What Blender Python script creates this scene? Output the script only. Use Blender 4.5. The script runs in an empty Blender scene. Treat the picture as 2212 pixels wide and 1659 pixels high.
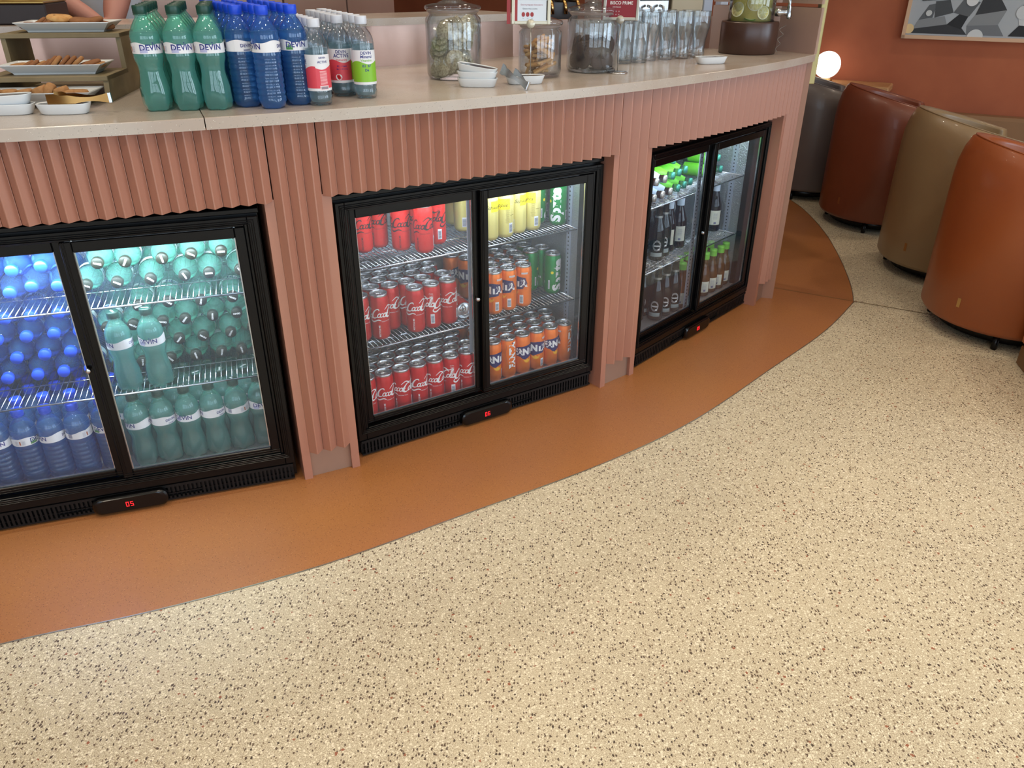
import bpy, math, random
from mathutils import Vector, Matrix
random.seed(7)
PI = math.pi
R = math.radians
sc = bpy.context.scene
col = sc.collection
# ------------------------------------------------------------------ camera, world, light, exposure
CAM_Z = 1.3341
cam = bpy.data.cameras.new('camera')
cam.sensor_fit = 'HORIZONTAL'
cam.sensor_width = 36
cam.lens = 1677.6 / 2212 * 36
cam.clip_start = .02
co = bpy.data.objects.new('camera', cam)
col.objects.link(co)
co.matrix_world = Matrix.Translation((0, 0, CAM_Z)) @ Matrix.Rotation(PI / 2 - .4904, 4, 'X') @ Matrix.Rotation(.0028, 4, 'Z')
sc.camera = co
w = bpy.data.worlds.new('world')
sc.world = w
w.use_nodes = True
w.node_tree.nodes['Background'].inputs[0].default_value = (.66, .80, 1, 1)
w.node_tree.nodes['Background'].inputs[1].default_value = .55
sc.view_settings.view_transform = 'Standard'
sc.view_settings.look = 'None'
sc.view_settings.gamma = 1
sc.view_settings.exposure = .0
sc.cycles.transparent_max_bounces = 32
sc.cycles.max_bounces = 10
sc.cycles.caustics_reflective = False
sc.cycles.caustics_refractive = False
sc.cycles.sample_clamp_indirect = 5


def area(name, loc, rot, sx, sy, power, color, shape='RECTANGLE', spread=PI):
    l = bpy.data.lights.new(name, 'AREA')
    l.shape = shape
    l.size = sx
    if shape in ('RECTANGLE', 'ELLIPSE'):
        l.size_y = sy
    l.energy = power
    l.color = color
    l.spread = spread
    o = bpy.data.objects.new(name, l)
    col.objects.link(o)
    o.location = loc
    o.rotation_euler = rot
    return o


CEIL = 3.1
# daylight in through the tall windows of the wall behind and of the wall to the left
for i in range(3):
    area('window_daylight', (-1.2 + 2.6 * i, -4.12, 1.6), (PI / 2, 0, 0), 2.1, 2.4, 62, (.70, .85, 1))
for i in range(2):
    area('window_daylight', (6.12, -2.2 + 2.9 * i, 1.6), (PI / 2, 0, PI / 2), 2.1, 2.4, 115, (.70, .85, 1))
# ceiling downlights
DOWN = [(-1.9, -.4), (-.4, .2), (1.1, .3), (2.4, .6), (-1.1, 1.15), (.6, 1.35), (1.75, 1.7), (3.2, 2.2), (-1.4, 3.1), (.3, 4.2), (3.2, 4.4), (1.2, -1.6), (3.0, -1.4), (-1.0, -2.0), (-.75, 2.45), (.25, 2.95), (.95, 3.35)]
for i, (x, y) in enumerate(DOWN):
    area('downlight_lamp', (x, y, CEIL - .03), (0, 0, 0), .16, .16, 7.3 if i < 14 else 2.6, (1, .86, .68), 'DISK', R(130))
# the room's own warm lamps; the weak bar ones are added to brighten it

# ------------------------------------------------------------------ materials
MATS = {}


def nt(name):
    m = bpy.data.materials.new(name)
    m.use_nodes = True
    n = m.node_tree
    return m, n, n.nodes['Principled BSDF']


def srgb(c):
    return tuple((x / 255 / 12.92) if x / 255 <= .04045 else ((x / 255 + .055) / 1.055) ** 2.4 for x in c)


def P(name, c, rough=.5, metal=0, spec=.5, coat=0, emit=None, es=0, bump=None, vary=None, trans=0, sheen=0):
    """c in 0..255; bump = (scale, strength); vary = (scale, second colour, contrast)"""
    if name in MATS:
        return MATS[name]
    m, n, b = nt(name)
    c = srgb(c)
    b.inputs['Base Color'].default_value = (*c, 1)
    b.inputs['Roughness'].default_value = rough
    b.inputs['Metallic'].default_value = metal
    b.inputs['Specular IOR Level'].default_value = spec
    b.inputs['Coat Weight'].default_value = coat
    b.inputs['Transmission Weight'].default_value = trans
    if emit:
        b.inputs['Emission Color'].default_value = (*srgb(emit), 1)
        b.inputs['Emission Strength'].default_value = es
    tc = n.nodes.new('ShaderNodeTexCoord')
    if vary:
        t = n.nodes.new('ShaderNodeTexNoise')
        t.inputs['Scale'].default_value = vary[0]
        t.inputs['Detail'].default_value = 6
        n.links.new(tc.outputs['Object'], t.inputs['Vector'])
        r = n.nodes.new('ShaderNodeValToRGB')
        k = vary[2]
        r.color_ramp.elements[0].position = .5 - k
        r.color_ramp.elements[1].position = .5 + k
        r.color_ramp.elements[0].color = (*c, 1)
        r.color_ramp.elements[1].color = (*srgb(vary[1]), 1)
        n.links.new(t.outputs['Fac'], r.inputs['Fac'])
        n.links.new(r.outputs['Color'], b.inputs['Base Color'])
    if bump:
        t = n.nodes.new('ShaderNodeTexNoise')
        t.inputs['Scale'].default_value = bump[0]
        t.inputs['Detail'].default_value = 4
        n.links.new(tc.outputs['Object'], t.inputs['Vector'])
        bp = n.nodes.new('ShaderNodeBump')
        bp.inputs['Strength'].default_value = bump[1]
        bp.inputs['Distance'].default_value = .002
        n.links.new(t.outputs['Fac'], bp.inputs['Height'])
        n.links.new(bp.outputs['Normal'], b.inputs['Normal'])
    MATS[name] = m
    return m


def clear(name, tint, rough=.02, ior=1.45, body=0, bodycol=(255, 255, 255), edge=None, gain=1, refr=0, rior=1.3):
    """thin clear shell: tinted see-through + real surface reflection + a little scattering"""
    if name in MATS:
        return MATS[name]
    m, n, b = nt(name)
    n.nodes.remove(b)
    out = n.nodes['Material Output']
    tr = n.nodes.new('ShaderNodeBsdfTransparent')
    t = srgb(tint)
    tr.inputs[0].default_value = (*t, 1)
    if edge:
        lw = n.nodes.new('ShaderNodeLayerWeight')
        lw.inputs[0].default_value = .35
        mx = n.nodes.new('ShaderNodeMix')
        mx.data_type = 'RGBA'
        mx.inputs[6].default_value = (*t, 1)
        mx.inputs[7].default_value = (*srgb(edge), 1)
        n.links.new(lw.outputs['Facing'], mx.inputs[0])
        n.links.new(mx.outputs[2], tr.inputs[0])
    gl = n.nodes.new('ShaderNodeBsdfGlossy')
    gl.inputs['Roughness'].default_value = rough
    f0 = ((ior - 1) / (ior + 1)) ** 2
    lf = n.nodes.new('ShaderNodeLayerWeight')
    lf.inputs[0].default_value = .5
    pw = n.nodes.new('ShaderNodeMath')
    pw.operation = 'POWER'
    pw.inputs[1].default_value = 4.2
    n.links.new(lf.outputs['Facing'], pw.inputs[0])
    fr = n.nodes.new('ShaderNodeMath')
    fr.operation = 'MULTIPLY_ADD'
    fr.inputs[1].default_value = .75 - f0
    fr.inputs[2].default_value = f0
    n.links.new(pw.outputs[0], fr.inputs[0])
    src = tr.outputs[0]
    if refr:
        rb = n.nodes.new('ShaderNodeBsdfRefraction')
        rb.inputs['IOR'].default_value = rior
        rb.inputs['Roughness'].default_value = 0
        if edge:
            n.links.new(mx.outputs[2], rb.inputs['Color'])
        else:
            rb.inputs['Color'].default_value = (*t, 1)
        mr = n.nodes.new('ShaderNodeMixShader')
        mr.inputs[0].default_value = refr
        n.links.new(src, mr.inputs[1])
        n.links.new(rb.outputs[0], mr.inputs[2])
        src = mr.outputs[0]
    if body:
        df = n.nodes.new('ShaderNodeBsdfTranslucent')
        df.inputs[0].default_value = (*srgb(bodycol), 1)
        d2 = n.nodes.new('ShaderNodeBsdfDiffuse')
        d2.inputs[0].default_value = (*srgb(bodycol), 1)
        m0 = n.nodes.new('ShaderNodeMixShader')
        n.links.new(df.outputs[0], m0.inputs[1])
        n.links.new(d2.outputs[0], m0.inputs[2])
        m1 = n.nodes.new('ShaderNodeMixShader')
        m1.inputs[0].default_value = body
        n.links.new(src, m1.inputs[1])
        n.links.new(m0.outputs[0], m1.inputs[2])
        src = m1.outputs[0]
    mu = n.nodes.new('ShaderNodeMath')
    mu.operation = 'MULTIPLY'
    mu.use_clamp = True
    mu.inputs[1].default_value = gain
    n.links.new(fr.outputs[0], mu.inputs[0])
    m2 = n.nodes.new('ShaderNodeMixShader')
    n.links.new(mu.outputs[0], m2.inputs[0])
    n.links.new(src, m2.inputs[1])
    n.links.new(gl.outputs[0], m2.inputs[2])
    n.links.new(m2.outputs[0], out.inputs[0])
    MATS[name] = m
    return m


def terrazzo():
    m, n, b = nt('terrazzo')
    tc = n.nodes.new('ShaderNodeTexCoord')
    L = n.links.new

    def noise(s, d=3):
        t = n.nodes.new('ShaderNodeTexNoise')
        t.inputs['Scale'].default_value = s
        t.inputs['Detail'].default_value = d
        L(tc.outputs['Object'], t.inputs['Vector'])
        return t
    wob = noise(260, 2)
    va = n.nodes.new('ShaderNodeVectorMath')
    va.operation = 'SCALE'
    L(wob.outputs['Color'], va.inputs[0])
    va.inputs['Scale'].default_value = .0075
    vs = n.nodes.new('ShaderNodeVectorMath')
    vs.operation = 'ADD'
    L(tc.outputs['Object'], vs.inputs[0])
    L(va.outputs[0], vs.inputs[1])

    def chips(scale, keep, size, stretch=(1, 1, 1)):
        mp = n.nodes.new('ShaderNodeMapping')
        mp.inputs['Scale'].default_value = stretch
        L(vs.outputs[0], mp.inputs[0])
        v = n.nodes.new('ShaderNodeTexVoronoi')
        v.voronoi_dimensions = '2D'
        v.inputs['Scale'].default_value = scale
        v.inputs['Randomness'].default_value = 1
        L(mp.outputs[0], v.inputs['Vector'])
        sep = n.nodes.new('ShaderNodeSeparateColor')
        L(v.outputs['Color'], sep.inputs[0])
        g = n.nodes.new('ShaderNodeMath')
        g.operation = 'GREATER_THAN'
        g.inputs[1].default_value = 1 - keep
        L(sep.outputs[0], g.inputs[0])
        sz = n.nodes.new('ShaderNodeMath')
        sz.operation = 'MULTIPLY_ADD'
        L(sep.outputs[1], sz.inputs[0])
        sz.inputs[1].default_value = size * .8
        sz.inputs[2].default_value = size * .45
        l = n.nodes.new('ShaderNodeMath')
        l.operation = 'LESS_THAN'
        L(v.outputs['Distance'], l.inputs[0])
        L(sz.outputs[0], l.inputs[1])
        a = n.nodes.new('ShaderNodeMath')
        a.operation = 'MULTIPLY'
        L(g.outputs[0], a.inputs[0])
        L(l.outputs[0], a.inputs[1])
        return a, sep

    def mix(fac, a, bb):
        x = n.nodes.new('ShaderNodeMix')
        x.data_type = 'RGBA'
        L(fac, x.inputs[0])
        if isinstance(a, tuple):
            x.inputs[6].default_value = (*srgb(a), 1)
        else:
            L(a, x.inputs[6])
        if isinstance(bb, tuple):
            x.inputs[7].default_value = (*srgb(bb), 1)
        else:
            L(bb, x.inputs[7])
        return x.outputs[2]
    cloud = noise(1.6, 3)
    rr = n.nodes.new('ShaderNodeValToRGB')
    rr.color_ramp.elements[0].position = .35
    rr.color_ramp.elements[1].position = .65
    L(cloud.outputs['Fac'], rr.inputs['Fac'])
    base = mix(rr.outputs['Color'], (168, 153, 128), (187, 172, 144))
    fine = noise(420, 2)
    fr = n.nodes.new('ShaderNodeValToRGB')
    fr.color_ramp.elements[0].position = .42
    fr.color_ramp.elements[1].position = .6
    L(fine.outputs['Fac'], fr.inputs['Fac'])
    c = mix(fr.outputs['Color'], base, (216, 205, 178))
    w1, _ = chips(210, .30, .42)
    c = mix(w1.outputs[0], c, (232, 222, 198))
    g1, _ = chips(200, .14, .34, (1, .8, 1))
    c = mix(g1.outputs[0], c, (140, 122, 98))
    d1, s1 = chips(125, .28, .31, (1.35, .8, 1))
    dark = mix(s1.outputs[2], (66, 52, 42), (104, 84, 66))
    c = mix(d1.outputs[0], c, dark)
    r1, _ = chips(90, .02, .26)
    c = mix(r1.outputs[0], c, (150, 92, 66))
    L(c, b.inputs['Base Color'])
    b.inputs['Roughness'].default_value = .42
    b.inputs['Specular IOR Level'].default_value = .45
    MATS['terrazzo'] = m
    return m


def speckled(name, base, specks, rough, amt=.06, scale=240, vary=None):
    m, n, b = nt(name)
    L = n.links.new
    tc = n.nodes.new('ShaderNodeTexCoord')
    v = n.nodes.new('ShaderNodeTexVoronoi')
    v.inputs['Scale'].default_value = scale
    L(tc.outputs['Object'], v.inputs['Vector'])
    sep = n.nodes.new('ShaderNodeSeparateColor')
    L(v.outputs['Color'], sep.inputs[0])
    cur = None
    if vary:
        t = n.nodes.new('ShaderNodeTexNoise')
        t.inputs['Scale'].default_value = vary[0]
        t.inputs['Detail'].default_value = 5
        L(tc.outputs['Object'], t.inputs['Vector'])
        r = n.nodes.new('ShaderNodeValToRGB')
        r.color_ramp.elements[0].position = .38
        r.color_ramp.elements[1].position = .62
        r.color_ramp.elements[0].color = (*srgb(base), 1)
        r.color_ramp.elements[1].color = (*srgb(vary[1]), 1)
        L(t.outputs['Fac'], r.inputs['Fac'])
        cur = r.outputs['Color']
    for i, s in enumerate(specks):
        lo = n.nodes.new('ShaderNodeMath')
        lo.operation = 'COMPARE'
        L(sep.outputs[i % 3], lo.inputs[0])
        lo.inputs[1].default_value = .5 - .2 * (i // 3)
        lo.inputs[2].default_value = amt
        d = n.nodes.new('ShaderNodeMath')
        d.operation = 'LESS_THAN'
        L(v.outputs['Distance'], d.inputs[0])
        d.inputs[1].default_value = .36
        a = n.nodes.new('ShaderNodeMath')
        a.operation = 'MULTIPLY'
        L(lo.outputs[0], a.inputs[0])
        L(d.outputs[0], a.inputs[1])
        x = n.nodes.new('ShaderNodeMix')
        x.data_type = 'RGBA'
        L(a.outputs[0], x.inputs[0])
        if cur is None:
            x.inputs[6].default_value = (*srgb(base), 1)
        else:
            L(cur, x.inputs[6])
        x.inputs[7].default_value = (*srgb(s), 1)
        cur = x.outputs[2]
    L(cur, b.inputs['Base Color'])
    b.inputs['Roughness'].default_value = rough
    MATS[name] = m
    return m


def stucco_metal():
    m, n, b = nt('embossed_aluminium')
    L = n.links.new
    tc = n.nodes.new('ShaderNodeTexCoord')
    v = n.nodes.new('ShaderNodeTexVoronoi')
    v.inputs['Scale'].default_value = 230
    L(tc.outputs['Object'], v.inputs['Vector'])
    bp = n.nodes.new('ShaderNodeBump')
    bp.inputs['Strength'].default_value = .8
    bp.inputs['Distance'].default_value = .002
    L(v.outputs['Distance'], bp.inputs['Height'])
    L(bp.outputs['Normal'], b.inputs['Normal'])
    b.inputs['Base Color'].default_value = (.54, .57, .60, 1)
    b.inputs['Metallic'].default_value = .85
    b.inputs['Roughness'].default_value = .38
    MATS['embossed_aluminium'] = m
    return m


TER = terrazzo()
BAND = speckled('terracotta_floor', (168, 110, 60), [(122, 74, 44), (184, 128, 82), (140, 86, 52)], .36, .05, 320, (1.2, (162, 106, 68)))
STONE = speckled('cream_stone', (184, 174, 164), [(132, 130, 122), (150, 146, 136), (206, 200, 190)], .22, .014, 420, (3.5, (174, 158, 145)))
FLUTE = P('terracotta_lacquer', (166, 115, 96), .30, spec=.75, bump=(300, .05))
KICK = P('brushed_bronze', (176, 150, 134), .36, .6, bump=(60, .05))
COPPER = P('brushed_copper_sheet', (200, 168, 154), .28, .7, vary=(2.2, (172, 136, 120), .2), bump=(40, .04))
ENDM = P('satin_bronze_panel', (186, 156, 144), .34, .25, vary=(3, (176, 146, 134), .2))
OLIVE = P('pale_brass_strip', (176, 164, 112), .4, .3)
BLK = P('black_plastic', (7, 7, 8), .25, spec=.28)
BLK2 = P('black_gloss_plastic', (6, 6, 7), .14, spec=.4)
BLKM = P('black_grille_plastic', (12, 12, 13), .5, spec=.3)
ALU = stucco_metal()
CHROME = P('chrome_wire', (190, 194, 200), .2, 1)
STEEL = P('brushed_steel', (205, 205, 205), .26, 1)
STRIPM = P('galvanised_strip', (190, 198, 215), .4, .5)
DARK = P('dark_void', (8, 8, 8), .8)
PANE = clear('daylight_hazed_glass', (248, 251, 253), .015, 1.5, .06, (196, 224, 255), gain=1.6)  # bluish body colour stands in for hazy daylight reflected in the doors
GLASS = clear('clear_glass', (253, 254, 254), .01, 1.45, .025, (225, 238, 250), edge=(224, 230, 234), gain=2.2)
LID = P('can_lid_aluminium', (200, 203, 208), .28, .95)
WHITE = P('white_ceramic', (222, 226, 228), .22, spec=.6)
WOOD = P('greyish_oak', (136, 122, 92), .55, vary=(14, (118, 104, 74), .2), bump=(60, .1))
DWOOD = P('dark_walnut', (60, 38, 30), .32, vary=(9, (72, 46, 36), .25))
CRUST = P('biscuit', (180, 136, 88), .8, vary=(60, (150, 104, 62), .25), bump=(220, .5))
CRUST2 = P('golden_biscuit', (220, 178, 118), .8, vary=(60, (184, 126, 66), .25), bump=(220, .5))
GINGER = P('ginger_biscuit', (152, 104, 64), .8, vary=(60, (128, 82, 48), .25), bump=(220, .5))
CHOC = P('chocolate_biscuit', (58, 32, 24), .7, vary=(60, (40, 22, 18), .25), bump=(260, .6))
RICE = P('rice_cake', (228, 218, 188), .8, vary=(160, (150, 132, 104), .18), bump=(260, .5))
INKB = P('dark_blue_ink', (24, 32, 120), .5)
WHITEP = P('white_print', (232, 232, 232), .5)
LABELW = P('white_label', (226, 226, 230), .5)
RED = P('red_can_paint', (196, 26, 22), .3, .35)
REDINK = P('black_print', (30, 16, 14), .5)
ORG = P('orange_can_paint', (238, 118, 22), .3, .35)
GRN = P('green_can_paint', (16, 138, 62), .3, .35)
YEL = P('pale_gold_can_paint', (226, 212, 130), .32, .35)
YEL2 = P('yellow_print', (246, 226, 40), .45)
NAVY = P('navy_print', (32, 36, 92), .5)

# ------------------------------------------------------------------ mesh tools


class MB:
    def __init__(s):
        s.v = []
        s.f = []
        s.sm = []

    def add(s, vs, fs, smooth=False):
        k = len(s.v)
        s.v += [tuple(v) for v in vs]
        s.f += [tuple(i + k for i in f) for f in fs]
        s.sm += [smooth] * len(fs)
        return s

    def box(s, x0, x1, y0, y1, z0, z1, M=None):
        vs = [Vector((x, y, z)) for z in (z0, z1) for y in (y0, y1) for x in (x0, x1)]
        if M is not None:
            vs = [M @ v for v in vs]
        return s.add(vs, [(0, 2, 3, 1), (4, 5, 7, 6), (0, 1, 5, 4), (2, 6, 7, 3), (0, 4, 6, 2), (1, 3, 7, 5)])

    def bbox(s, x0, x1, y0, y1, z0, z1, b=.003, M=None):
        """box with chamfered edges"""
        c = [(x0 + x1) / 2, (y0 + y1) / 2, (z0 + z1) / 2]
        h = [(x1 - x0) / 2, (y1 - y0) / 2, (z1 - z0) / 2]
        b = min(b, min(h) * .8)
        idx = {}
        vs = []
        for sx in (-1, 1):
            for sy in (-1, 1):
                for sz in (-1, 1):
                    for a in range(3):
                        sg = (sx, sy, sz)
                        p = [c[i] + sg[i] * (h[i] - (0 if i == a else b)) for i in range(3)]
                        idx[(sx, sy, sz, a)] = len(vs)
                        vs.append(Vector(p))
        fs = []
        S = (-1, 1)
        for a in range(3):
            o = [i for i in range(3) if i != a]
            for sg in S:
                q = []
                for u, v in ((-1, -1), (1, -1), (1, 1), (-1, 1)):
                    t = [0, 0, 0]
                    t[a] = sg
                    t[o[0]] = u
                    t[o[1]] = v
                    q.append(idx[(*t, a)])
                fs.append(q)
        for a in range(3):
            o = [i for i in range(3) if i != a]
            for u in S:
                for v in S:
                    t0 = [0, 0, 0]
                    t0[o[0]] = u
                    t0[o[1]] = v
                    t1 = list(t0)
                    t0[a] = -1
                    t1[a] = 1
                    fs.append([idx[(*t0, o[0])], idx[(*t1, o[0])], idx[(*t1, o[1])], idx[(*t0, o[1])]])
        for sx in S:
            for sy in S:
                for sz in S:
                    fs.append([idx[(sx, sy, sz, a)] for a in range(3)])
        if M is not None:
            vs = [M @ v for v in vs]
        s.add(vs, fs)
        s.fix = True
        return s

    def lathe(s, prof, n=24, c=(0, 0), smooth=True, rfun=None, M=None, a0=0, a1=2 * PI, cap=False):
        full = abs(a1 - a0 - 2 * PI) < 1e-6
        m = n if full else n + 1
        vs = []
        for r, z in prof:
            for i in range(m):
                a = a0 + (a1 - a0) * i / n
                rr = r if rfun is None else rfun(r, z, a)
                vs.append(Vector((c[0] + rr * math.cos(a), c[1] + rr * math.sin(a), z)))
        fs = []
        for j in range(len(prof) - 1):
            for i in range(n):
                i2 = (i + 1) % m
                fs.append((j * m + i, j * m + i2, (j + 1) * m + i2, (j + 1) * m + i))
        if M is not None:
            vs = [M @ v for v in vs]
        return s.add(vs, fs, smooth)

    def tube(s, pts, r, n=6, closed=False):
        pts = [Vector(p) for p in pts]
        N = len(pts)
        up = Vector((0, 0, 1))
        vs = []
        for i, p in enumerate(pts):
            a = pts[(i - 1) % N] if (i > 0 or closed) else p
            b = pts[(i + 1) % N] if (i < N - 1 or closed) else p
            d = (b - a).normalized()
            u = d.cross(up)
            if u.length < 1e-3:
                u = d.cross(Vector((0, 1, 0)))
            u.normalize()
            v = u.cross(d)
            rr = r[i] if isinstance(r, (list, tuple)) else r
            for k in range(n):
                t = 2 * PI * k / n
                vs.append(p + u * math.cos(t) * rr + v * math.sin(t) * rr)
        fs = []
        for i in range(N if closed else N - 1):
            j = (i + 1) % N
            for k in range(n):
                k2 = (k + 1) % n
                fs.append((i * n + k, i * n + k2, j * n + k2, j * n + k))
        if not closed:
            fs.append(tuple(range(n))[::-1])
            fs.append(tuple((N - 1) * n + k for k in range(n)))
        return s.add(vs, fs, True)

    def prism(s, poly, z0, z1, smooth=False):
        """poly counter-clockwise"""
        n = len(poly)
        s.add([(*p, z0) for p in poly] + [(*p, z1) for p in poly],
              [tuple(range(n))[::-1], tuple(range(n, 2 * n))])
        return s.add([(*p, z0) for p in poly] + [(*p, z1) for p in poly],
                     [(i, (i + 1) % n, (i + 1) % n + n, i + n) for i in range(n)], smooth)

    def strip(s, top, bot, smooth=False):
        """ribbon between two equal polylines"""
        n = len(top)
        return s.add(list(bot) + list(top), [(i, i + 1, i + 1 + n, i + n) for i in range(n - 1)], smooth)

    def build(s, name, mat, parent=None, loc=None, label=None, fix=False):
        me = bpy.data.meshes.new(name)
        me.from_pydata(s.v, [], s.f)
        me.polygons.foreach_set('use_smooth', s.sm)
        me.materials.append(mat)
        if fix or getattr(s, 'fix', False):
            import bmesh
            b = bmesh.new()
            b.from_mesh(me)
            bmesh.ops.recalc_face_normals(b, faces=b.faces)
            b.to_mesh(me)
            b.free()
        me.update()
        o = bpy.data.objects.new(name, me)
        col.objects.link(o)
        if parent:
            o.parent = parent
        if loc:
            o.location = loc
        if label:
            o['label'] = label
        return o


def thing(name, label, cat, loc=(0, 0, 0), rz=0, group=None, rot=None):
    o = bpy.data.objects.new(name, None)
    o.empty_display_size = .05
    col.objects.link(o)
    o.location = loc
    o.rotation_euler = rot if rot else (0, 0, rz)
    return tag(o, label, cat, group)


def tag(o, label, cat, group=None):
    o['label'] = label
    o['category'] = cat
    if group:
        o['group'] = group
    return o


def struct(o):
    o['kind'] = 'structure'
    return o


KIDS = {}


def dup(src, loc, rot, label, group=None):
    if src.name not in KIDS:
        KIDS[src.name] = [(c, list(c.children)) for c in src.children]
    r = src.copy()
    col.objects.link(r)
    r.location = loc
    r.rotation_euler = rot
    r['label'] = label
    if group:
        r['group'] = group
    for c, gs in KIDS[src.name]:
        d = c.copy()
        col.objects.link(d)
        d.parent = r
        for g in gs:
            e = g.copy()
            col.objects.link(e)
            e.parent = d
    return r


USED = set()


def put(proto, loc, rot, label, group=None):
    """the first call moves the prototype itself, later calls copy it"""
    if proto.name in USED:
        return dup(proto, loc, rot, label, group)
    if proto.name not in KIDS:
        KIDS[proto.name] = [(c, list(c.children)) for c in proto.children]
    USED.add(proto.name)
    proto.location = loc
    proto.rotation_euler = rot
    proto['label'] = label
    if group:
        proto['group'] = group
    return proto


TXT = {}


def text_flat(s, size=1, shear=0, bold=0, spacing=1):
    key = (s, shear, bold, spacing)
    if key not in TXT:
        cu = bpy.data.curves.new('lettering', 'FONT')
        cu.body = s
        cu.size = 1
        cu.shear = shear
        cu.offset = bold
        cu.space_character = spacing
        cu.resolution_u = 3
        cu.align_x = 'CENTER'
        cu.align_y = 'CENTER'
        o = bpy.data.objects.new('lettering', cu)
        col.objects.link(o)
        dg = bpy.context.evaluated_depsgraph_get()
        me = bpy.data.meshes.new_from_object(o.evaluated_get(dg))
        TXT[key] = ([tuple(v.co) for v in me.vertices], [tuple(p.vertices) for p in me.polygons])
        bpy.data.objects.remove(o)
        bpy.data.meshes.remove(me)
    v, f = TXT[key]
    return [(x * size, y * size) for x, y, z in v], f


def wrap(r, z0, a0=-PI / 2, turn=0):
    """flat (x, y) -> cylinder of radius r; turn = quarter turns of the lettering"""
    def g(x, y):
        if turn:
            x, y = -y * turn, x * turn
        a = a0 + x / r
        return (r * math.cos(a), r * math.sin(a), z0 + y)
    return g


def mbtext(mb, s, size, fn, **k):
    v, f = text_flat(s, size, **k)
    mb.add([fn(x, y) for x, y in v], f)
    return mb


def poly(mb, pts, fn, sub=0):
    """flat closed shape through a mapping, split so that it follows a curve"""
    mb.add([fn(x, y) for x, y in pts], [tuple(range(len(pts)))])


def rect(mb, x0, x1, y0, y1, fn, n=4):
    top = [fn(x0 + (x1 - x0) * i / n, y1) for i in range(n + 1)]
    bot = [fn(x0 + (x1 - x0) * i / n, y0) for i in range(n + 1)]
    mb.strip(top, bot)


def stroke(mb, pts, ws, fn, k=6):
    """a pen stroke of changing width through control points (Catmull-Rom)"""
    P_ = [pts[0]] + list(pts) + [pts[-1]]
    W_ = [ws[0]] + list(ws) + [ws[-1]]
    out = []
    for i in range(1, len(P_) - 2):
        for j in range(k):
            t = j / k

            def cr(a, b, c, d):
                return .5 * ((2 * b) + (-a + c) * t + (2 * a - 5 * b + 4 * c - d) * t * t + (-a + 3 * b - 3 * c + d) * t ** 3)
            out.append((cr(*[P_[i + q][0] for q in (-1, 0, 1, 2)]), cr(*[P_[i + q][1] for q in (-1, 0, 1, 2)]), W_[i] + (W_[i + 1] - W_[i]) * t))
    out.append((*P_[-1], W_[-1]))
    L, Rr = [], []
    for i, (x, y, w_) in enumerate(out):
        a = out[max(0, i - 1)]
        b = out[min(len(out) - 1, i + 1)]
        dx, dy = b[0] - a[0], b[1] - a[1]
        l = math.hypot(dx, dy) or 1
        nx, ny = -dy / l * w_ / 2, dx / l * w_ / 2
        L.append(fn(x + nx, y + ny))
        Rr.append(fn(x - nx, y - ny))
    mb.strip(L, Rr)


# ------------------------------------------------------------------ the curved bar: plan geometry
CX, CY = -2.598, 6.113


def pol(r, deg):
    a = R(deg)
    return (CX + r * math.sin(a), CY - r * math.cos(a))


def ang(x, y):
    return math.degrees(math.atan2(x - CX, CY - y))


RP = 4.667      # face of the fluted front
RC = 4.702      # edge of the stone top
A_P12 = (ang(-.610, 1.891), ang(-.459, 1.962))
A_P23 = (ang(.318, 2.467), ang(.451, 2.583))
A_END = (ang(1.085, 3.246), ang(1.165, 3.335))
A_P01 = (A_P12[0] - (A_P23[0] - A_P12[0]), A_P12[1] - (A_P23[0] - A_P12[0]))


def arc(r, a, b, n):
    return [pol(r, a + (b - a) * i / n) for i in range(n + 1)]


# floor and the terracotta border
mb = MB()
mb.add([(-7, -5, 0), (7, -5, 0), (7, 9, 0), (-7, 9, 0)], [(0, 1, 2, 3)])
struct(mb.build('floor', TER))
edge = [(-4.6, .62), (-3.2, .70), (-2.3, .84), (-1.65, 1.04), (-1.146, 1.256), (-.837, 1.363), (-.478, 1.522), (-.137, 1.727), (.274, 1.981), (.613, 2.246), (.982, 2.629), (1.307, 2.975),
        (1.553, 3.298), (1.627, 3.528), (1.724, 3.94), (1.797, 4.351), (1.833, 4.735), (1.831, 5.041), (1.76, 5.6), (1.5, 6.6)]


def smooth_line(pts, k=6):
    P_ = [pts[0]] + pts + [pts[-1]]
    o = []
    for i in range(1, len(P_) - 2):
        for j in range(k):
            t = j / k
            o.append(tuple(.5 * ((2 * P_[i][q]) + (-P_[i - 1][q] + P_[i + 1][q]) * t + (2 * P_[i - 1][q] - 5 * P_[i][q] + 4 * P_[i + 1][q] - P_[i + 2][q]) * t * t + (-P_[i - 1][q] + 3 * P_[i][q] - 3 * P_[i + 1][q] + P_[i + 2][q]) * t ** 3) for q in (0, 1)))
    o.append(P_[-1])
    return o


i0 = edge.index((1.553, 3.298))
e2 = smooth_line(edge[:i0 + 1]) + smooth_line(edge[i0:])[1:]
mb = MB()
mb.strip([(x, y, .001) for x, y in [(CX + (x - CX) * .55, CY + (y - CY) * .55) for x, y in e2]], [(x, y, .001) for x, y in e2])
struct(mb.build('floor_border', BAND))
mb = MB()
mb.strip([(x, y, .0016) for x, y in e2], [(x + (x - CX) * .0007, y + (y - CY) * .0007, .0016) for x, y in e2])
o = mb.build('trim_1', P('floor_divider_metal', (176, 166, 150), .3, .8))
struct(o)
mb = MB()
a, b = Vector((1.12, 3.545, .0018)), Vector((2.9, 2.585, .0018))
nn = Vector((.49, .87, 0)).normalized() * .0022
mb.add([a - nn, b - nn, b + nn, a + nn], [(0, 1, 2, 3)])
struct(mb.build('trim_2', P('brass_divider', (186, 160, 116), .35, .7)))

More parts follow.
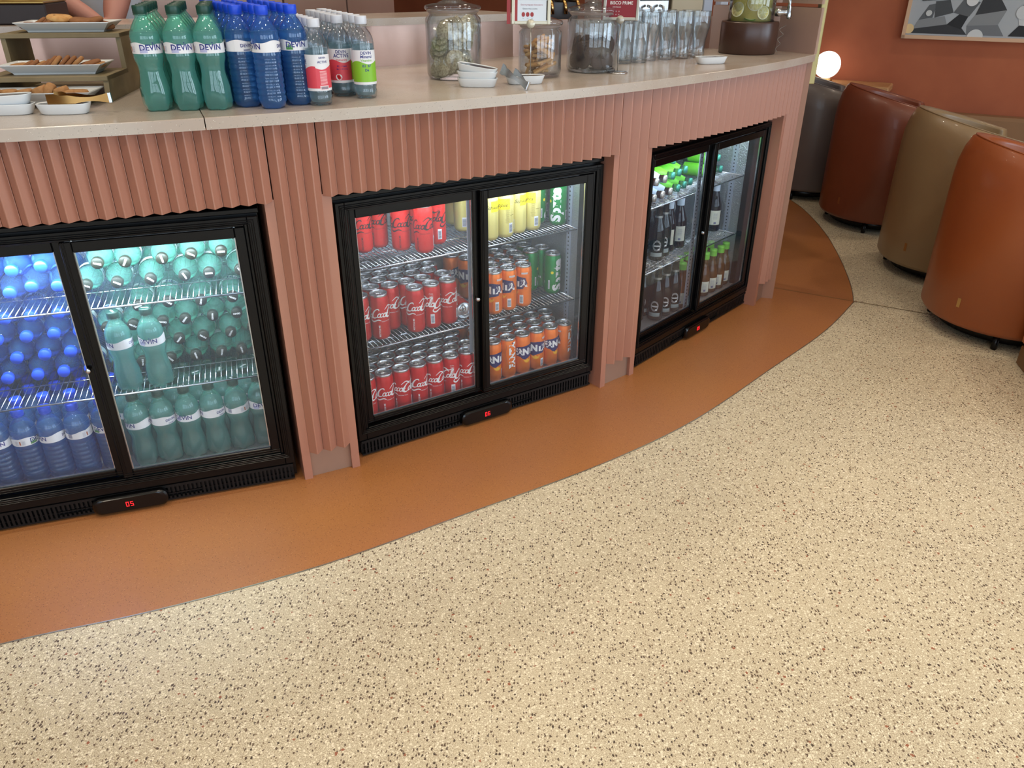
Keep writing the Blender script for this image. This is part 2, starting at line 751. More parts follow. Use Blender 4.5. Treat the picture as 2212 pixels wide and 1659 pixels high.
# ---- the walls, ceiling and windows of the room
WALLM = P('terracotta_plaster', (178, 100, 66), .75, vary=(2.6, (162, 86, 56), .16), bump=(9, .25))
WD = Vector((.873, -.488, 0)).normalized()
WP = Vector((2.34, 5.94, 0))
WN = Vector((-.488, -.873, 0)).normalized()


def onwall(s, z, off=0):
    return WP + WD * s + WN * off + Vector((0, 0, z))


mb = MB()
a, b = onwall(-4.5, 0), onwall(5.5, 0)
for p, q in ((a, b),):
    back = -WN * .15
    mb.add([p, q, q + back, p + back] + [v + Vector((0, 0, CEIL)) for v in (p, q, q + back, p + back)],
           [(3, 2, 1, 0), (4, 5, 6, 7), (0, 1, 5, 4), (1, 2, 6, 5), (2, 3, 7, 6), (3, 0, 4, 7)])
struct(mb.build('wall_right', WALLM))
PLASTER = P('pale_plaster', (196, 178, 158), .8)
mb = MB()
mb.box(-7, 7, -5, 9, CEIL, CEIL + .1)
struct(mb.build('ceiling', P('ceiling_plaster', (206, 196, 182), .8)))


def window_wall(name, along, const, lo, hi, spans):
    m_ = MB()

    def bx(u0, u1, z0, z1, t=.1):
        if along == 'x':
            m_.box(u0, u1, const - t, const, z0, z1)
        else:
            m_.box(const - t, const, u0, u1, z0, z1)
    u = lo
    for s0, s1 in spans:
        bx(u, s0, 0, CEIL)
        bx(s0, s1, 0, .35)
        bx(s0, s1, 2.85, CEIL)
        u = s1
    bx(u, hi, 0, CEIL)
    struct(m_.build(name, PLASTER))


BARS = P('window_frame_grey', (60, 62, 66), .5)
wins = []
spans = [(-1.2 + 2.6 * i - 1.1, -1.2 + 2.6 * i + 1.1) for i in range(3)]
window_wall('wall_back', 'x', -4.0, -5, 6.1, spans)
wins += [('x', -4.0, s) for s in spans]
spans = [(-2.2 + 2.9 * i - 1.1, -2.2 + 2.9 * i + 1.1) for i in range(2)]
window_wall('wall_side', 'y', 6.1, -4.1, 4.0, spans)
wins += [('y', 6.0, s) for s in spans]
mb = MB()
mb.box(-5.1, -5, -4.1, 8, 0, CEIL)
struct(mb.build('wall_left', PLASTER))
mb = MB()
mb.box(-5, 2, 7.9, 8, 0, CEIL)
struct(mb.build('wall_far', PLASTER))
for k, (al, c_, (s0, s1)) in enumerate(wins):
    m_ = MB()
    for u in (s0, (2 * s0 + s1) / 3, (s0 + 2 * s1) / 3, s1):
        if al == 'x':
            m_.box(u - .03, u + .03, c_ - .02, c_ + .03, .35, 2.85)
        else:
            m_.box(c_ - .02, c_ + .03, u - .03, u + .03, .35, 2.85)
    for z in (.35, 1.9, 2.82):
        if al == 'x':
            m_.box(s0, s1, c_ - .02, c_ + .03, z, z + .05)
        else:
            m_.box(c_ - .02, c_ + .03, s0, s1, z, z + .05)
    o = struct(m_.build('window_%d' % (k + 1), BARS))
for x, y in DOWN:
    m_ = MB()
    m_.lathe([(.075, CEIL - .001), (.075, CEIL - .012), (.1, CEIL - .012), (.1, CEIL - .001)], 24, (x, y))
    o = m_.build('ceiling_light', P('white_trim_ring', (230, 230, 228), .4))
    tag(o, 'small round recessed downlight trim set in the ceiling', 'ceiling light', 'recessed downlights in the ceiling')

# ------------------------------------------------------------------ bar counter body
bar = thing('bar_counter', 'curved bar front of fluted terracotta panels with bronze kick plates', 'bar counter', pol(RP, 33) + (0,))
BI = Matrix.Translation(Vector((*pol(RP, 33), 0))).inverted()


def bpart(mb, name, mat, label=None):
    mb.v = [tuple(BI @ Vector(v)) for v in mb.v]
    return mb.build(name, mat, bar, label=label)


def flutes(a0, a1, n, z0, z1, name):
    """n triangular ribs between two angles"""
    mb = MB()
    step = (a1 - a0) / n
    V, K = RP + .001, RP + .0205
    w_ = .05
    for i in range(n):
        t = a0 + i * step
        q = [pol(V, t + step * .01), pol(V + .001, t + step * .035), pol(K - .0006, t + step * (.47 - w_)), pol(K, t + step * .47), pol(K - .0002, t + step * (.47 + w_ * .6)), pol(V + .0012, t + step * .955), pol(V + .0012, t + step * .985), pol(V - .004, t + step), pol(V - .012, t + step), pol(V - .012, t + step * .01)]
        mb.prism(q, z0, z1)
    return bpart(mb, name, FLUTE)


Z0, Z1 = .828, 1.013
gaps = [(A_P01[1], A_P12[0]), (A_P12[1], A_P23[0]), (A_P23[1], A_END[0])]
flute_ends = []
PW = .29     # angular width of a side post
for (g0, g1) in gaps:
    flutes(g0 - PW * .9, g1 + PW * .9, 25 if g0 < 40 else 23, Z0, Z1, 'fluted_panel')
for (p0, p1) in (A_P01, A_P12, A_P23):
    flutes(p0 + PW, p1 - PW, 3, .092, Z1, 'fluted_pillar')
flutes(A_END[0] + PW, A_END[1] + .12, 3, .10, Z1, 'fluted_pillar')
for (p0, p1) in (A_P01, A_P12, A_P23, A_END):
    for s0, s1 in ((p0, p0 + PW), (p1 - PW, p1)):
        if p0 == A_END[0] and s0 != p0:
            continue
        mb = MB()
        q = [pol(RP - .12, s0), pol(RP, s0), pol(RP, s1), pol(RP - .12, s1)]
        mb.prism(q, .0, Z0 + .004)
        bpart(mb, 'side_post', FLUTE)
    mb = MB()
    e = p1 - PW if p0 != A_END[0] else A_END[1] + .1
    q = [pol(RP - .03, p0 + PW), pol(RP - .012, p0 + PW), pol(RP - .012, e), pol(RP - .03, e)]
    mb.prism(q, .0, .12)
    bpart(mb, 'kick_plate', KICK)
# dark board behind the fluted panels, above the coolers, and the back of the carcass
mb = MB()
for (g0, g1) in gaps:
    o_ = arc(RP - .013, g0, g1, 24)
    i_ = arc(RP - .03, g0, g1, 24)
    mb.prism(o_ + i_[::-1], .90, Z1)
bpart(mb, 'backing_board', DARK)
mb = MB()
o_ = arc(RP - .60, A_P01[0] - 3, A_END[1], 40)
i_ = arc(RP - .62, A_P01[0] - 3, A_END[1], 40)
mb.prism(o_ + i_[::-1], 0, Z1)
bpart(mb, 'rear_board', DARK)

# ---- stone top: two slabs with a radial joint, running up to the copper back panel
BACKP = arc(3.89, 2, ang(-.005, 3.223), 30)
TAILP = [(.42, 3.42), (.836, 3.60), (1.095, 3.505), (1.188, 3.372)]
seam = ang(-.673, 1.78) - .05
ZT = 1.039


def slab(name, a0, a1, back, label):
    mb = MB()
    f_ = arc(RC, a0, a1, 60)
    pts = f_ + back[::-1]
    n = len(pts)
    top = []
    # bevelled outline
    cen = Vector((sum(p[0] for p in pts) / n, sum(p[1] for p in pts) / n))
    b = .0015
    f2 = arc(RC - b, a0, a1, 60)
    p2 = f2 + back[::-1]
    mb.add([(*p, ZT - .0265) for p in pts] + [(*p, ZT - b) for p in pts] + [(*p, ZT) for p in p2],
           [tuple(range(n))[::-1]] + [(i, (i + 1) % n, (i + 1) % n + n, i + n) for i in range(n)] + [(i + n, (i + 1) % n + n, (i + 1) % n + 2 * n, i + 2 * n) for i in range(n)] + [tuple(range(2 * n, 3 * n))])
    o = mb.build(name, STONE)
    return tag(o, label, 'countertop', 'stone slabs of the bar top')


bk = [p for p in BACKP if ang(*p) <= seam] + [pol(3.89, seam)]
slab('countertop', 2, seam, bk, 'cream stone bar top slab under the biscuit stand, left of the joint')
bk = [pol(3.89, seam + .03)] + [p for p in BACKP if ang(*p) > seam + .03] + TAILP
slab('countertop', seam + .03, ang(1.195, 3.36), bk, 'cream speckled stone bar top slab carrying jars and drinking glasses')
# clear drip tape stuck on the joint is only a pale seam line
# copper back panel with a stone ledge
mb = MB()
f_ = BACKP
b_ = arc(3.87, 2, ang(-.005, 3.223), 30)
mb.prism(f_ + b_[::-1], ZT, 1.167)
o = mb.build('copper_upstand', COPPER)
tag(o, 'low curved copper sheet upstand running behind the water bottles', 'panel')
mb = MB()
s_ = [BACKP[-1]] + TAILP[:2]
mb.prism(s_ + [(x - .02, y + .03) for x, y in s_][::-1], ZT, 1.163)
o = mb.build('copper_upstand', COPPER)
tag(o, 'straight copper upstand behind the drinking glasses', 'panel')
mb = MB()
o_ = arc(3.915, 2, ang(-.005, 3.223) + .6, 40)
i_ = arc(3.60, 2, ang(-.005, 3.223) + .6, 40)
n = len(o_)
mb.prism(o_ + i_[::-1], 1.167, 1.190)
tag(mb.build('stone_ledge', STONE), 'raised narrow stone ledge on top of the curved copper upstand', 'ledge')
# bronze end panel standing at the end of the bar
pan = thing('end_screen', 'tall satin bronze board closing the right end of the bar', 'panel', (1.2, 3.34, 0))
a0_, a1_, a2_ = Vector((.836, 3.60, 0)), Vector((1.09, 3.50, 0)), Vector((1.196, 3.338, 0))
d_ = (a2_ - a1_).normalized()
side = Vector((d_.y, -d_.x, 0)) * -1
mb = MB()
th = Vector((.03, .02, 0))


def sl(mb, pts, t, z0, z1):
    mb.prism([(p.x, p.y) for p in pts] + [(p.x + t.x, p.y + t.y) for p in pts[::-1]], z0, z1)


sl(mb, [a0_, a1_, a2_], Vector((.035, .045, 0)), ZT, 1.205)
sl(mb, [a0_, a1_, a2_ - d_ * .004], Vector((.04, .045, 0)), 1.218, 2.3)
mb.v = [tuple(Vector(v) - Vector((1.2, 3.34, 0))) for v in mb.v]
mb.build('upper_board', ENDM, pan, fix=True)
mb = MB()
sl(mb, [Vector((1.145, 3.352, 0)), Vector((1.196, 3.338, 0))], Vector((.03, .24, 0)), 0, Z1)
mb.v = [tuple(Vector(v) - Vector((1.2, 3.34, 0))) for v in mb.v]
mb.build('lower_board', P('bronze_panel_edge', (158, 118, 98), .4, .1), pan, fix=True)
mb = MB()
mb.bbox(1.2 - 1.2, 1.226 - 1.2, 3.362 - 3.34, 3.40 - 3.34, .925, 2.3, .003)
mb.build('edge_strip', OLIVE, pan, label='pale olive brass edge strip')

# ------------------------------------------------------------------ coolers
FR = {1: (-1.0561, 1.7496, 0.3242), 2: (-0.0875, 2.2459, 0.5691), 3: (0.7565, 2.9469, 0.8375)}


def W(k, x, y, z):
    X, Y, a = FR[k]
    return Vector((X + x * math.cos(a) - y * math.sin(a), Y + x * math.sin(a) + y * math.cos(a), z))


def ringbox(mb, x0, x1, z0, z1, wd, y0, y1, wt=None, wb=None):
    wt = wd if wt is None else wt
    wb = wd if wb is None else wb
    mb.bbox(x0, x0 + wd, y0, y1, z0, z1, .0015)
    mb.bbox(x1 - wd, x1, y0, y1, z0, z1, .0015)
    mb.bbox(x0 + wd, x1 - wd, y0, y1, z1 - wt, z1, .0015)
    mb.bbox(x0 + wd, x1 - wd, y0, y1, z0, z0 + wb, .0015)


SEG = {'0': 'abcdef', '5': 'afgcd', '6': 'afgecd', '1': 'bc'}


def digits(mb, s, x, z, y, h=.017):
    w_ = h * .5
    t = h * .11
    for ch in s:
        sg = {'a': (x, x + w_, z + h - t, z + h), 'd': (x, x + w_, z, z + t), 'g': (x, x + w_, z + h / 2 - t / 2, z + h / 2 + t / 2),
              'f': (x, x + t, z + h / 2, z + h), 'b': (x + w_ - t, x + w_, z + h / 2, z + h), 'e': (x, x + t, z, z + h / 2), 'c': (x + w_ - t, x + w_, z, z + h / 2)}
        for c in SEG[ch]:
            q = sg[c]
            mb.box(q[0], q[1], y - .0006, y, q[2], q[3])
        x += w_ * 1.5


def build_cooler(k, label, dig):
    X, Y, a = FR[k]
    t = thing('bottle_cooler', label, 'cooler', (X, Y, 0), a, 'built-in drinks coolers')
    mb = MB()
    mb.box(-.448, -.418, .02, .5, .012, .80)
    mb.box(.418, .448, .02, .5, .012, .80)
    mb.box(-.418, .418, .02, .5, .768, .80)
    mb.box(-.418, .418, .02, .5, .012, .092)
    mb.box(-.418, .418, .47, .5, .092, .768)
    mb.box(-.40, .40, .03, .45, 0, .012)
    mb.box(.4105, .4172, .0365, .074, .093, .767)
    mb.box(-.4172, -.4105, .0365, .074, .093, .767)
    mb.build('cabinet', BLK, t)
    mb = MB()
    # liner: five inner faces
    x0, x1, y0, y1, z0, z1 = -.4175, .4175, .036, .4695, .0925, .7675
    mb.add([(x0, y0, z0), (x1, y0, z0), (x1, y1, z0), (x0, y1, z0), (x0, y0, z1), (x1, y0, z1), (x1, y1, z1), (x0, y1, z1)],
           [(0, 1, 2, 3), (7, 6, 5, 4), (3, 2, 6, 7), (0, 3, 7, 4), (2, 1, 5, 6)])
    mb.build('liner', ALU, t, label='embossed aluminium inner lining')
    mb = MB()
    mb.bbox(-.452, .452, .006, .5, .800, .813, .002)
    mb.build('top_cap', BLK, t)
    mb = MB()
    ringbox(mb, -.447, .447, .062, .794, .026, .0, .036, .018, .034)
    ringbox(mb, -.420, .420, .090, .777, .008, .006, .036)
    ringbox(mb, -.4365, -.4365 + .873, .084, .7865, .0022, -.0022, .004)
    ringbox(mb, -.4315, .4315, .089, .7815, .0022, -.0022, .004)
    ringbox(mb, -.4265, .4265, .094, .7765, .0022, -.0012, .004)
    mb.build('frame', BLK, t)
    # doors
    for side in (1, -1):
        if side == 1:
            x0, x1, yy, gx0, gx1 = -.004, .412, .004, .022, .387
        else:
            x0, x1, yy, gx0, gx1 = -.412, .004, .020, -.386, -.022
        z0, z1, gz0, gz1 = .102, .768, .123, .741
        mb = MB()
        mb.bbox(x0, gx0, yy, yy + .014, z0, z1, .002)
        mb.bbox(gx1, x1, yy, yy + .014, z0, z1, .002)
        mb.bbox(gx0, gx1, yy, yy + .014, gz1, z1, .002)
        mb.bbox(gx0, gx1, yy, yy + .014, z0, gz0, .002)
        for q in (.004, .009):
            mb.bbox(x0 + q, x0 + q + .0022, yy - .0018, yy + .003, z0, z1, .0005)
        mb.bbox(x0, x1, yy - .002, yy + .003, z0 + .004, z0 + .0065, .0005)
        mb.bbox(x0, x1, yy - .002, yy + .003, z0 + .011, z0 + .0135, .0005)
        d = mb.build('sliding_door', BLK, t)
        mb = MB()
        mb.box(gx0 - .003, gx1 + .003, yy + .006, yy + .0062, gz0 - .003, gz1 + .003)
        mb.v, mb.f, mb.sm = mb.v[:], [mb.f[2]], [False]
        mb.build('glass_pane', PANE, d, label='clear glass pane with daylight haze painted in')
        mb = MB()
        mb.box(gx0, gx0 + .003, yy + .007, yy + .012, gz0, gz1)
        mb.box(gx1 - .003, gx1, yy + .007, yy + .012, gz0, gz1)
        mb.box(gx0, gx1, yy + .007, yy + .012, gz0, gz0 + .003)
        mb.build('pane_spacer', STEEL, d, label='thin bright metal glazing spacer')
        if side == -1:
            continue
    mb = MB()
    mb.lathe([(0, .0), (.0045, 0), (.0065, .002), (.0065, .008)], 16, M=Matrix.Translation((-.017, .012, .433)) @ Matrix.Rotation(PI / 2, 4, 'X') @ Matrix.Scale(-1, 4, (0, 0, 1)) @ Matrix.Translation((0, 0, -.006)))
    mb.box(-.0178, -.0162, .0045, .0065, .4305, .4355)
    # lock barrel stands on the meeting stile of the left door
    mb.v = [(v[0] + .0, v[1] - .004, v[2]) for v in mb.v]
    mb.build('lock', CHROME, t, label='small round chrome lock')
    # grille
    mb = MB()
    mb.box(-.44, .44, .012, .03, .008, .058)
    mb.box(-.44, .44, .002, .012, .050, .058)
    mb.box(-.44, .44, .002, .012, .008, .013)
    for s in (-1, 1):
        for i in range(30):
            x = s * (.10 + i * .0113)
            short = i < 8
            mb.box(x - .0030, x + .0030, .002, .012, .013 if not short else .033, .050)
            if i % 1 == 0:
                mb.box(x - .0048, x + .0048, .004, .012, .026, .029)
            if short:
                mb.box(x - .0028, x + .0028, .002, .012, .013, .020)
    mb.build('grille', BLKM, t)
    mb = MB()
    P_ = []
    for cx_, cz_, q0 in ((.076, .036, 0), (-.076, .036, 90), (-.076, .028, 180), (.076, .028, 270)):
        for s_ in range(7):
            P_.append((cx_ + .021 * math.cos(R(q0 + 15 * s_)), cz_ + .021 * math.sin(R(q0 + 15 * s_))))
    n_ = len(P_)
    lv = [(1, .012), (1, -.006), (.985, -.012), (.94, -.0155), (.86, -.017)]
    mb.add([(x * s_, y_, .032 + (z - .032) * (s_ if s_ > .95 else s_ - .06)) for s_, y_ in lv for x, z in P_],
           [tuple(range((len(lv) - 1) * n_, len(lv) * n_))] + [(j * n_ + i, j * n_ + (i + 1) % n_, (j + 1) * n_ + (i + 1) % n_, (j + 1) * n_ + i) for j in range(len(lv) - 1) for i in range(n_)])
    cp = mb.build('control_panel', BLK2, t, fix=True)
    mb = MB()
    digits(mb, dig, -.012, .024, -.0172, .015)
    mb.build('display_digits', P('red_led', (60, 0, 0), .5, emit=(255, 30, 40), es=2.2), cp, label='glowing red two-digit temperature')
    # wire shelves
    for z in (.573, .323):
        mb = MB()
        for i in range(57):
            x = -.40 + i * .01428
            mb.tube([(x, .076, z + .001), (x, .44, z + .001)], .0010, 5)
        for y, r in ((.076, .0028), (.20, .002), (.33, .002), (.44, .0028)):
            mb.tube([(-.408, y, z - .003), (.408, y, z - .003)], r, 6)
        for x in (-.408, .408):
            mb.tube([(x, .076, z - .003), (x, .44, z - .003)], .0028, 6)
        mb.build('wire_shelf', CHROME, t)
    for (x, y, sx, sy) in ((-.012, .052, .013, .0015), (-.4155, .13, .0012, .012), (.4155, .13, .0012, .012), (-.4155, .37, .0012, .012), (.4155, .37, .0012, .012)):
        mb = MB()
        mb.box(x - sx, x + sx, y - sy, y + sy, .095, .75)
        st = mb.build('shelf_upright', STRIPM, t, label='pale perforated metal shelf upright')
        mb = MB()
        for i in range(44):
            z = .11 + i * .0143
            if x == -.012:
                mb.box(-.0145, -.0095, .0498, .0504, z, z + .005)
            else:
                q = x - math.copysign(.0013, x)
                mb.box(q - .0003, q + .0003, y - .0025, y + .0025, z, z + .005)
        mb.build('slots', DARK, st)
    mb = MB()
    mb.box(-.38, .38, .040, .052, .757, .767)
    mb.build('led_strip', P('led_tube', (255, 255, 255), .4, emit=(225, 240, 255), es=6), t, label='white light strip')
    l = area('cooler_light', W(k, 0, .075, .752), (R(38), 0, a), .74, .03, {1: 12.5, 2: 1.8, 3: 1.7}[k], (.80, .92, 1))
    return t


build_cooler(1, 'black cooler full of green and blue water bottles, display reading 05', '05')
build_cooler(2, 'black central cooler of red, orange and yellow cans, display reading 06', '06')
build_cooler(3, 'black cooler of glass beer and juice bottles nearest the tub chairs', '05')


# ------------------------------------------------------------------ drink cans
ORD = ['first', 'second', 'third', 'fourth', 'fifth', 'sixth', 'seventh', 'eighth', 'ninth', 'tenth', 'eleventh', 'twelfth', 'thirteenth']
ROW = ['front', 'second', 'third', 'fourth', 'fifth', 'sixth', 'seventh', 'eighth']
CR, CH = .029, .146


def can_proto(name, label, paint, art, group):
    t = thing(name, label, 'drink can', (0, 0, -5), 0, group)
    mb = MB()
    mb.lathe([(.0, .004), (.018, .004), (.0225, .0), (.0245, .001), (.0285, .009), (CR, .013), (CR, .1245), (.0283, .128), (.0262, .1385)], 28)
    mb.build('can_body', paint, t)
    mb = MB()
    mb.lathe([(.0262, .1385), (.0268, .1425), (.0266, .1455), (.0255, .1460), (.0248, .1445), (.0243, .1405), (.0232, .1398), (.022, .1412), (.0, .1412)], 28)
    lid = mb.build('can_lid', LID, t)
    mb = MB()
    mb.lathe([(.0045, .1427), (.0105, .1427), (.0108, .1434), (.0045, .1434)], 14, (0, .006), rfun=lambda r, z, a: r * (1.25 if math.sin(a) > 0 else 1) if r > .008 else r)
    mb.lathe([(.0, .1417), (.0028, .1417), (.0028, .1438), (0, .1438)], 8)
    mb.lathe([(.0085, .1413), (.0088, .1418), (.0096, .1418), (.0098, .1413)], 14, (0, -.009))
    mb.build('pull_tab', STEEL, t)
    art(t)
    return t


def script_logo(mb, s, fn):
    """flowing two-word script with a long tail under the first capital; about 4.6 x 1.6 units of size s"""
    def f(x, y):
        return fn((x + y * .25 - 2.3) * s, (y - .5) * s)
    thin, mid, fat = .08, .17, .28
    for ox, tail in ((0, 1), (2.35, 0)):
        stroke(mb, [(ox + .95, 1.05), (ox + .75, 1.3), (ox + .35, 1.15), (ox + .05, .55), (ox + .12, -.02), (ox + .55, -.12), (ox + .95, .15)], [thin, mid, mid, fat, fat, mid, thin], f)
        if tail:
            stroke(mb, [(ox + .12, .05), (ox - .1, -.5), (ox + .4, -.75), (ox + 1.1, -.45), (ox + 1.6, -.62)], [thin, mid, fat * .9, mid, thin], f)
        else:
            stroke(mb, [(ox - .55, 1.15), (ox + .1, 1.65), (ox + .9, 1.35), (ox + 1.55, 1.62)], [thin, mid, mid, thin], f)
    # small letters: o c a / o l a
    def o_(x):
        stroke(mb, [(x + .25, .62), (x + .02, .35), (x + .1, .02), (x + .36, .05), (x + .46, .4), (x + .25, .62)], [mid * .9] * 6, f)

    def a_(x):
        o_(x)
        stroke(mb, [(x + .5, .62), (x + .46, .2), (x + .55, .0), (x + .72, .12)], [mid, mid, mid, thin], f)
    o_(.85)
    stroke(mb, [(1.68, .52), (1.5, .62), (1.3, .3), (1.42, .0), (1.72, .12)], [mid, thin, mid, mid, thin], f)
    a_(1.72)
    stroke(mb, [(2.42, .4), (2.62, .46)], [mid, mid], f)
    o_(3.15)
    stroke(mb, [(3.75, .1), (3.95, .8), (4.02, 1.45), (3.82, 1.2), (3.72, .25), (3.85, .0), (4.02, .12)], [thin, thin, mid, mid, mid, mid, thin], f)
    a_(4.02)


def barcode(t, a0, z0, h=.032, w_=.013, r=CR):
    mb = MB()
    fn = wrap(r + .0003, z0, a0)
    rect(mb, -w_ / 2, w_ / 2, 0, h, fn)
    b = mb.build('barcode_panel', LABELW, t)
    mb = MB()
    fn = wrap(r + .0006, z0, a0)
    y = .003
    rr = random.Random(3)
    while y < h - .005:
        d = rr.choice((.0004, .0007, .001))
        rect(mb, -w_ / 2 + .0015, w_ / 2 - .0015, y, y + d, fn, 3)
        y += d + rr.choice((.0005, .0009))
    mb.build('bars', P('barcode_ink', (90, 92, 110), .5), b)


def art_red(ink):
    def g(t):
        mb = MB()
        script_logo(mb, .0200, wrap(CR + .0004, .086))
        script_logo(mb, .0200, wrap(CR + .0004, .082, PI / 2))
        mbtext(mb, 'ORIGINAL TASTE', .0042, wrap(CR + .0004, .061))
        mbtext(mb, 'RECYCLE ME', .0068, wrap(CR + .0004, .030, -PI / 2 - .80, turn=1), bold=.02)
        mbtext(mb, 'Coke', .006, wrap(CR + .0004, .118, -PI / 2 + 1.25), shear=.2)
        for i in range(11):
            rect(mb, -.006, .006, -.0003, .0003, wrap(CR + .0004, .112 - i * .0026, -PI / 2 + 1.3), 3)
        rect(mb, -.0075, .0075, 0, .004, wrap(CR + .0004, .074, -PI / 2 + 1.3), 3)
        mb.build('lettering', ink, t)
        barcode(t, -PI / 2 + 1.35, .018)
    return g


def art_orange(t):
    for a0, turn in ((-PI / 2, 0), (PI / 2, 1)):
        mb = MB()
        fb = wrap(CR + .0003, .083, a0, turn)
        fn = (lambda f_: (lambda x, y: f_(x * 1.55, y * 1.6)))(fb)
        pts = [(-.030, .006), (-.020, .0125), (.008, .0165), (.030, .013), (.032, .004), (.022, -.011), (.006, -.013), (-.006, -.018), (-.014, -.010), (-.028, -.007)]
        # split the badge in vertical slices so that it follows the can
        xs = [-.030 + .0625 * i / 12 for i in range(13)]

        def at(x, up):
            ys = []
            n = len(pts)
            for i in range(n):
                (x0, y0), (x1, y1) = pts[i], pts[(i + 1) % n]
                if min(x0, x1) - 1e-9 <= x <= max(x0, x1) + 1e-9 and abs(x1 - x0) > 1e-9:
                    ys.append(y0 + (y1 - y0) * (x - x0) / (x1 - x0))
            ys = ys or [0]
            return max(ys) if up else min(ys)
        mb.strip([fn(x, at(x, 1)) for x in xs], [fn(x, at(x, 0)) for x in xs])
        bd = mb.build('badge', NAVY, t)
        mb = MB()
        mbtext(mb, 'FANTA', .0320, wrap(CR + .0007, .0845, a0, turn), bold=.06, spacing=.90)
        mb.build('lettering', WHITEP, bd)
    mb = MB()
    fn = wrap(CR + .0003, .052)
    for i in range(9):
        a = PI + PI * (i + .1) / 9
        b = PI + PI * (i + .9) / 9
        poly(mb, [(.004, .006), (.004 + .013 * math.cos(a), .006 + .013 * math.sin(a)), (.004 + .013 * math.cos(b), .006 + .013 * math.sin(b))], fn)
    arc_ = [(.004 + .015 * math.cos(PI + PI * i / 10), .006 + .015 * math.sin(PI + PI * i / 10)) for i in range(11)]
    arc2 = [(.004 + .0138 * math.cos(PI + PI * i / 10), .006 + .0138 * math.sin(PI + PI * i / 10)) for i in range(11)]
    mb.strip([fn(*p) for p in arc2], [fn(*p) for p in arc_])
    mb.build('fruit_slice_print', P('orange_slice_print', (250, 190, 40), .45), t)
    mb = MB()
    rect(mb, -.011, .011, 0, .006, wrap(CR + .0003, .117, -PI / 2 + 1.35), 4)
    pl = mb.build('name_strip', LABELW, t)
    mb = MB()
    mbtext(mb, 'безалкохолна', .0044, wrap(CR + .0006, .120, -PI / 2 + 1.35))
    for i in range(17):
        rect(mb, -.009 + (i % 3) * .001, .009 - (i % 2) * .002, -.0003, .0003, wrap(CR + .0004, .111 - i * .0030, -PI / 2 + 1.35), 4)
    mb.build('small_print', P('brown_print', (150, 70, 20), .5), pl)
    barcode(t, -PI / 2 + 1.0, .014, .030, .013)


def art_green(t):
    mb = MB()
    mbtext(mb, 'Spr\u0131te', .050, wrap(CR + .0004, .070, PI / 2 + .3, 1), bold=.05, spacing=.95)
    mb.build('lettering', WHITEP, t)
    mb = MB()
    mbtext(mb, 'Spr\u0131te', .050, wrap(CR + .0004, .070, -PI / 2, 1), bold=.05, spacing=.95)
    for i in range(8):
        rect(mb, -.007, .007, -.0003, .0003, wrap(CR + .0004, .03 - i * .0022, -PI / 2 + 1.6), 3)
    mb.build('lettering', WHITEP, t)
    mb = MB()
    fn = wrap(CR + .0005, .080, -PI / 2 - .78)
    mb.add([fn(.0052 * math.cos(2 * PI * i / 18), .0052 * math.sin(2 * PI * i / 18)) for i in range(18)], [tuple(range(18))])
    mb.build('yellow_dot', YEL2, t)
    barcode(t, -PI / 2 - 1.15, .02, .032, .006)
    barcode(t, -PI / 2 + 1.5, .02, .030, .013)


def art_yellow(t):
    mb = MB()
    rect(mb, -.018, .046, 0, .034, wrap(CR + .0003, .092), 12)
    b = mb.build('yellow_patch', YEL2, t)
    mb = MB()
    mbtext(mb, 'Schweppes', .0165, wrap(CR + .0006, .106), shear=.35)
    mb.build('lettering', REDINK, b)
    mb = MB()
    rr = random.Random(5)
    for i in range(24):
        k = rr.uniform(.6, 1)
        rect(mb, -.008 * k, .008 * k, -.0004, .0004, wrap(CR + .0004, .118 - i * .003, -PI / 2 + 1.3), 3)
    rect(mb, -.009, .009, 0, .0016, wrap(CR + .0004, .072, -PI / 2 + 1.9), 3)
    mb.build('small_print', P('olive_print', (150, 130, 50), .5), t)
    barcode(t, -PI / 2 + 1.7, .016, .032, .015)
    barcode(t, -PI / 2 - 1.5, .016, .032, .015)


C_RED = can_proto('drink_can', 'x', RED, art_red(WHITEP), 'red cola cans with white script')
C_ZER = can_proto('drink_can', 'x', P('bright_red_can_paint', (214, 34, 28), .3, .3), art_red(REDINK), 'red cola cans with black script')
C_ORG = can_proto('drink_can', 'x', ORG, art_orange, 'orange soda cans')
C_GRN = can_proto('drink_can', 'x', GRN, art_green, 'green lemonade cans')
C_YEL = can_proto('drink_can', 'x', YEL, art_yellow, 'pale yellow tonic cans')
rnd = random.Random(11)


def can_rows(proto, k, rows, z, what, where, turns=None, jitter=.5):
    """rows front to back; every can labelled by its row and its place in the row"""
    a = FR[k][2]
    n = 0
    for ri, row in enumerate(rows):
        for ci, (x, y) in enumerate(row):
            y = max(y, .0675)
            x = min(x, .383)
            tr = turns[n] if turns and n < len(turns) else rnd.uniform(-jitter, jitter) * 2 - .4
            n += 1
            place = 'only' if len(row) == 1 else ORD[ci] + ' from the left'
            put(proto, W(k, x, y, z), (0, 0, a + tr), '%s, %s in the %s row, %s' % (what, place, ROW[ri], where))


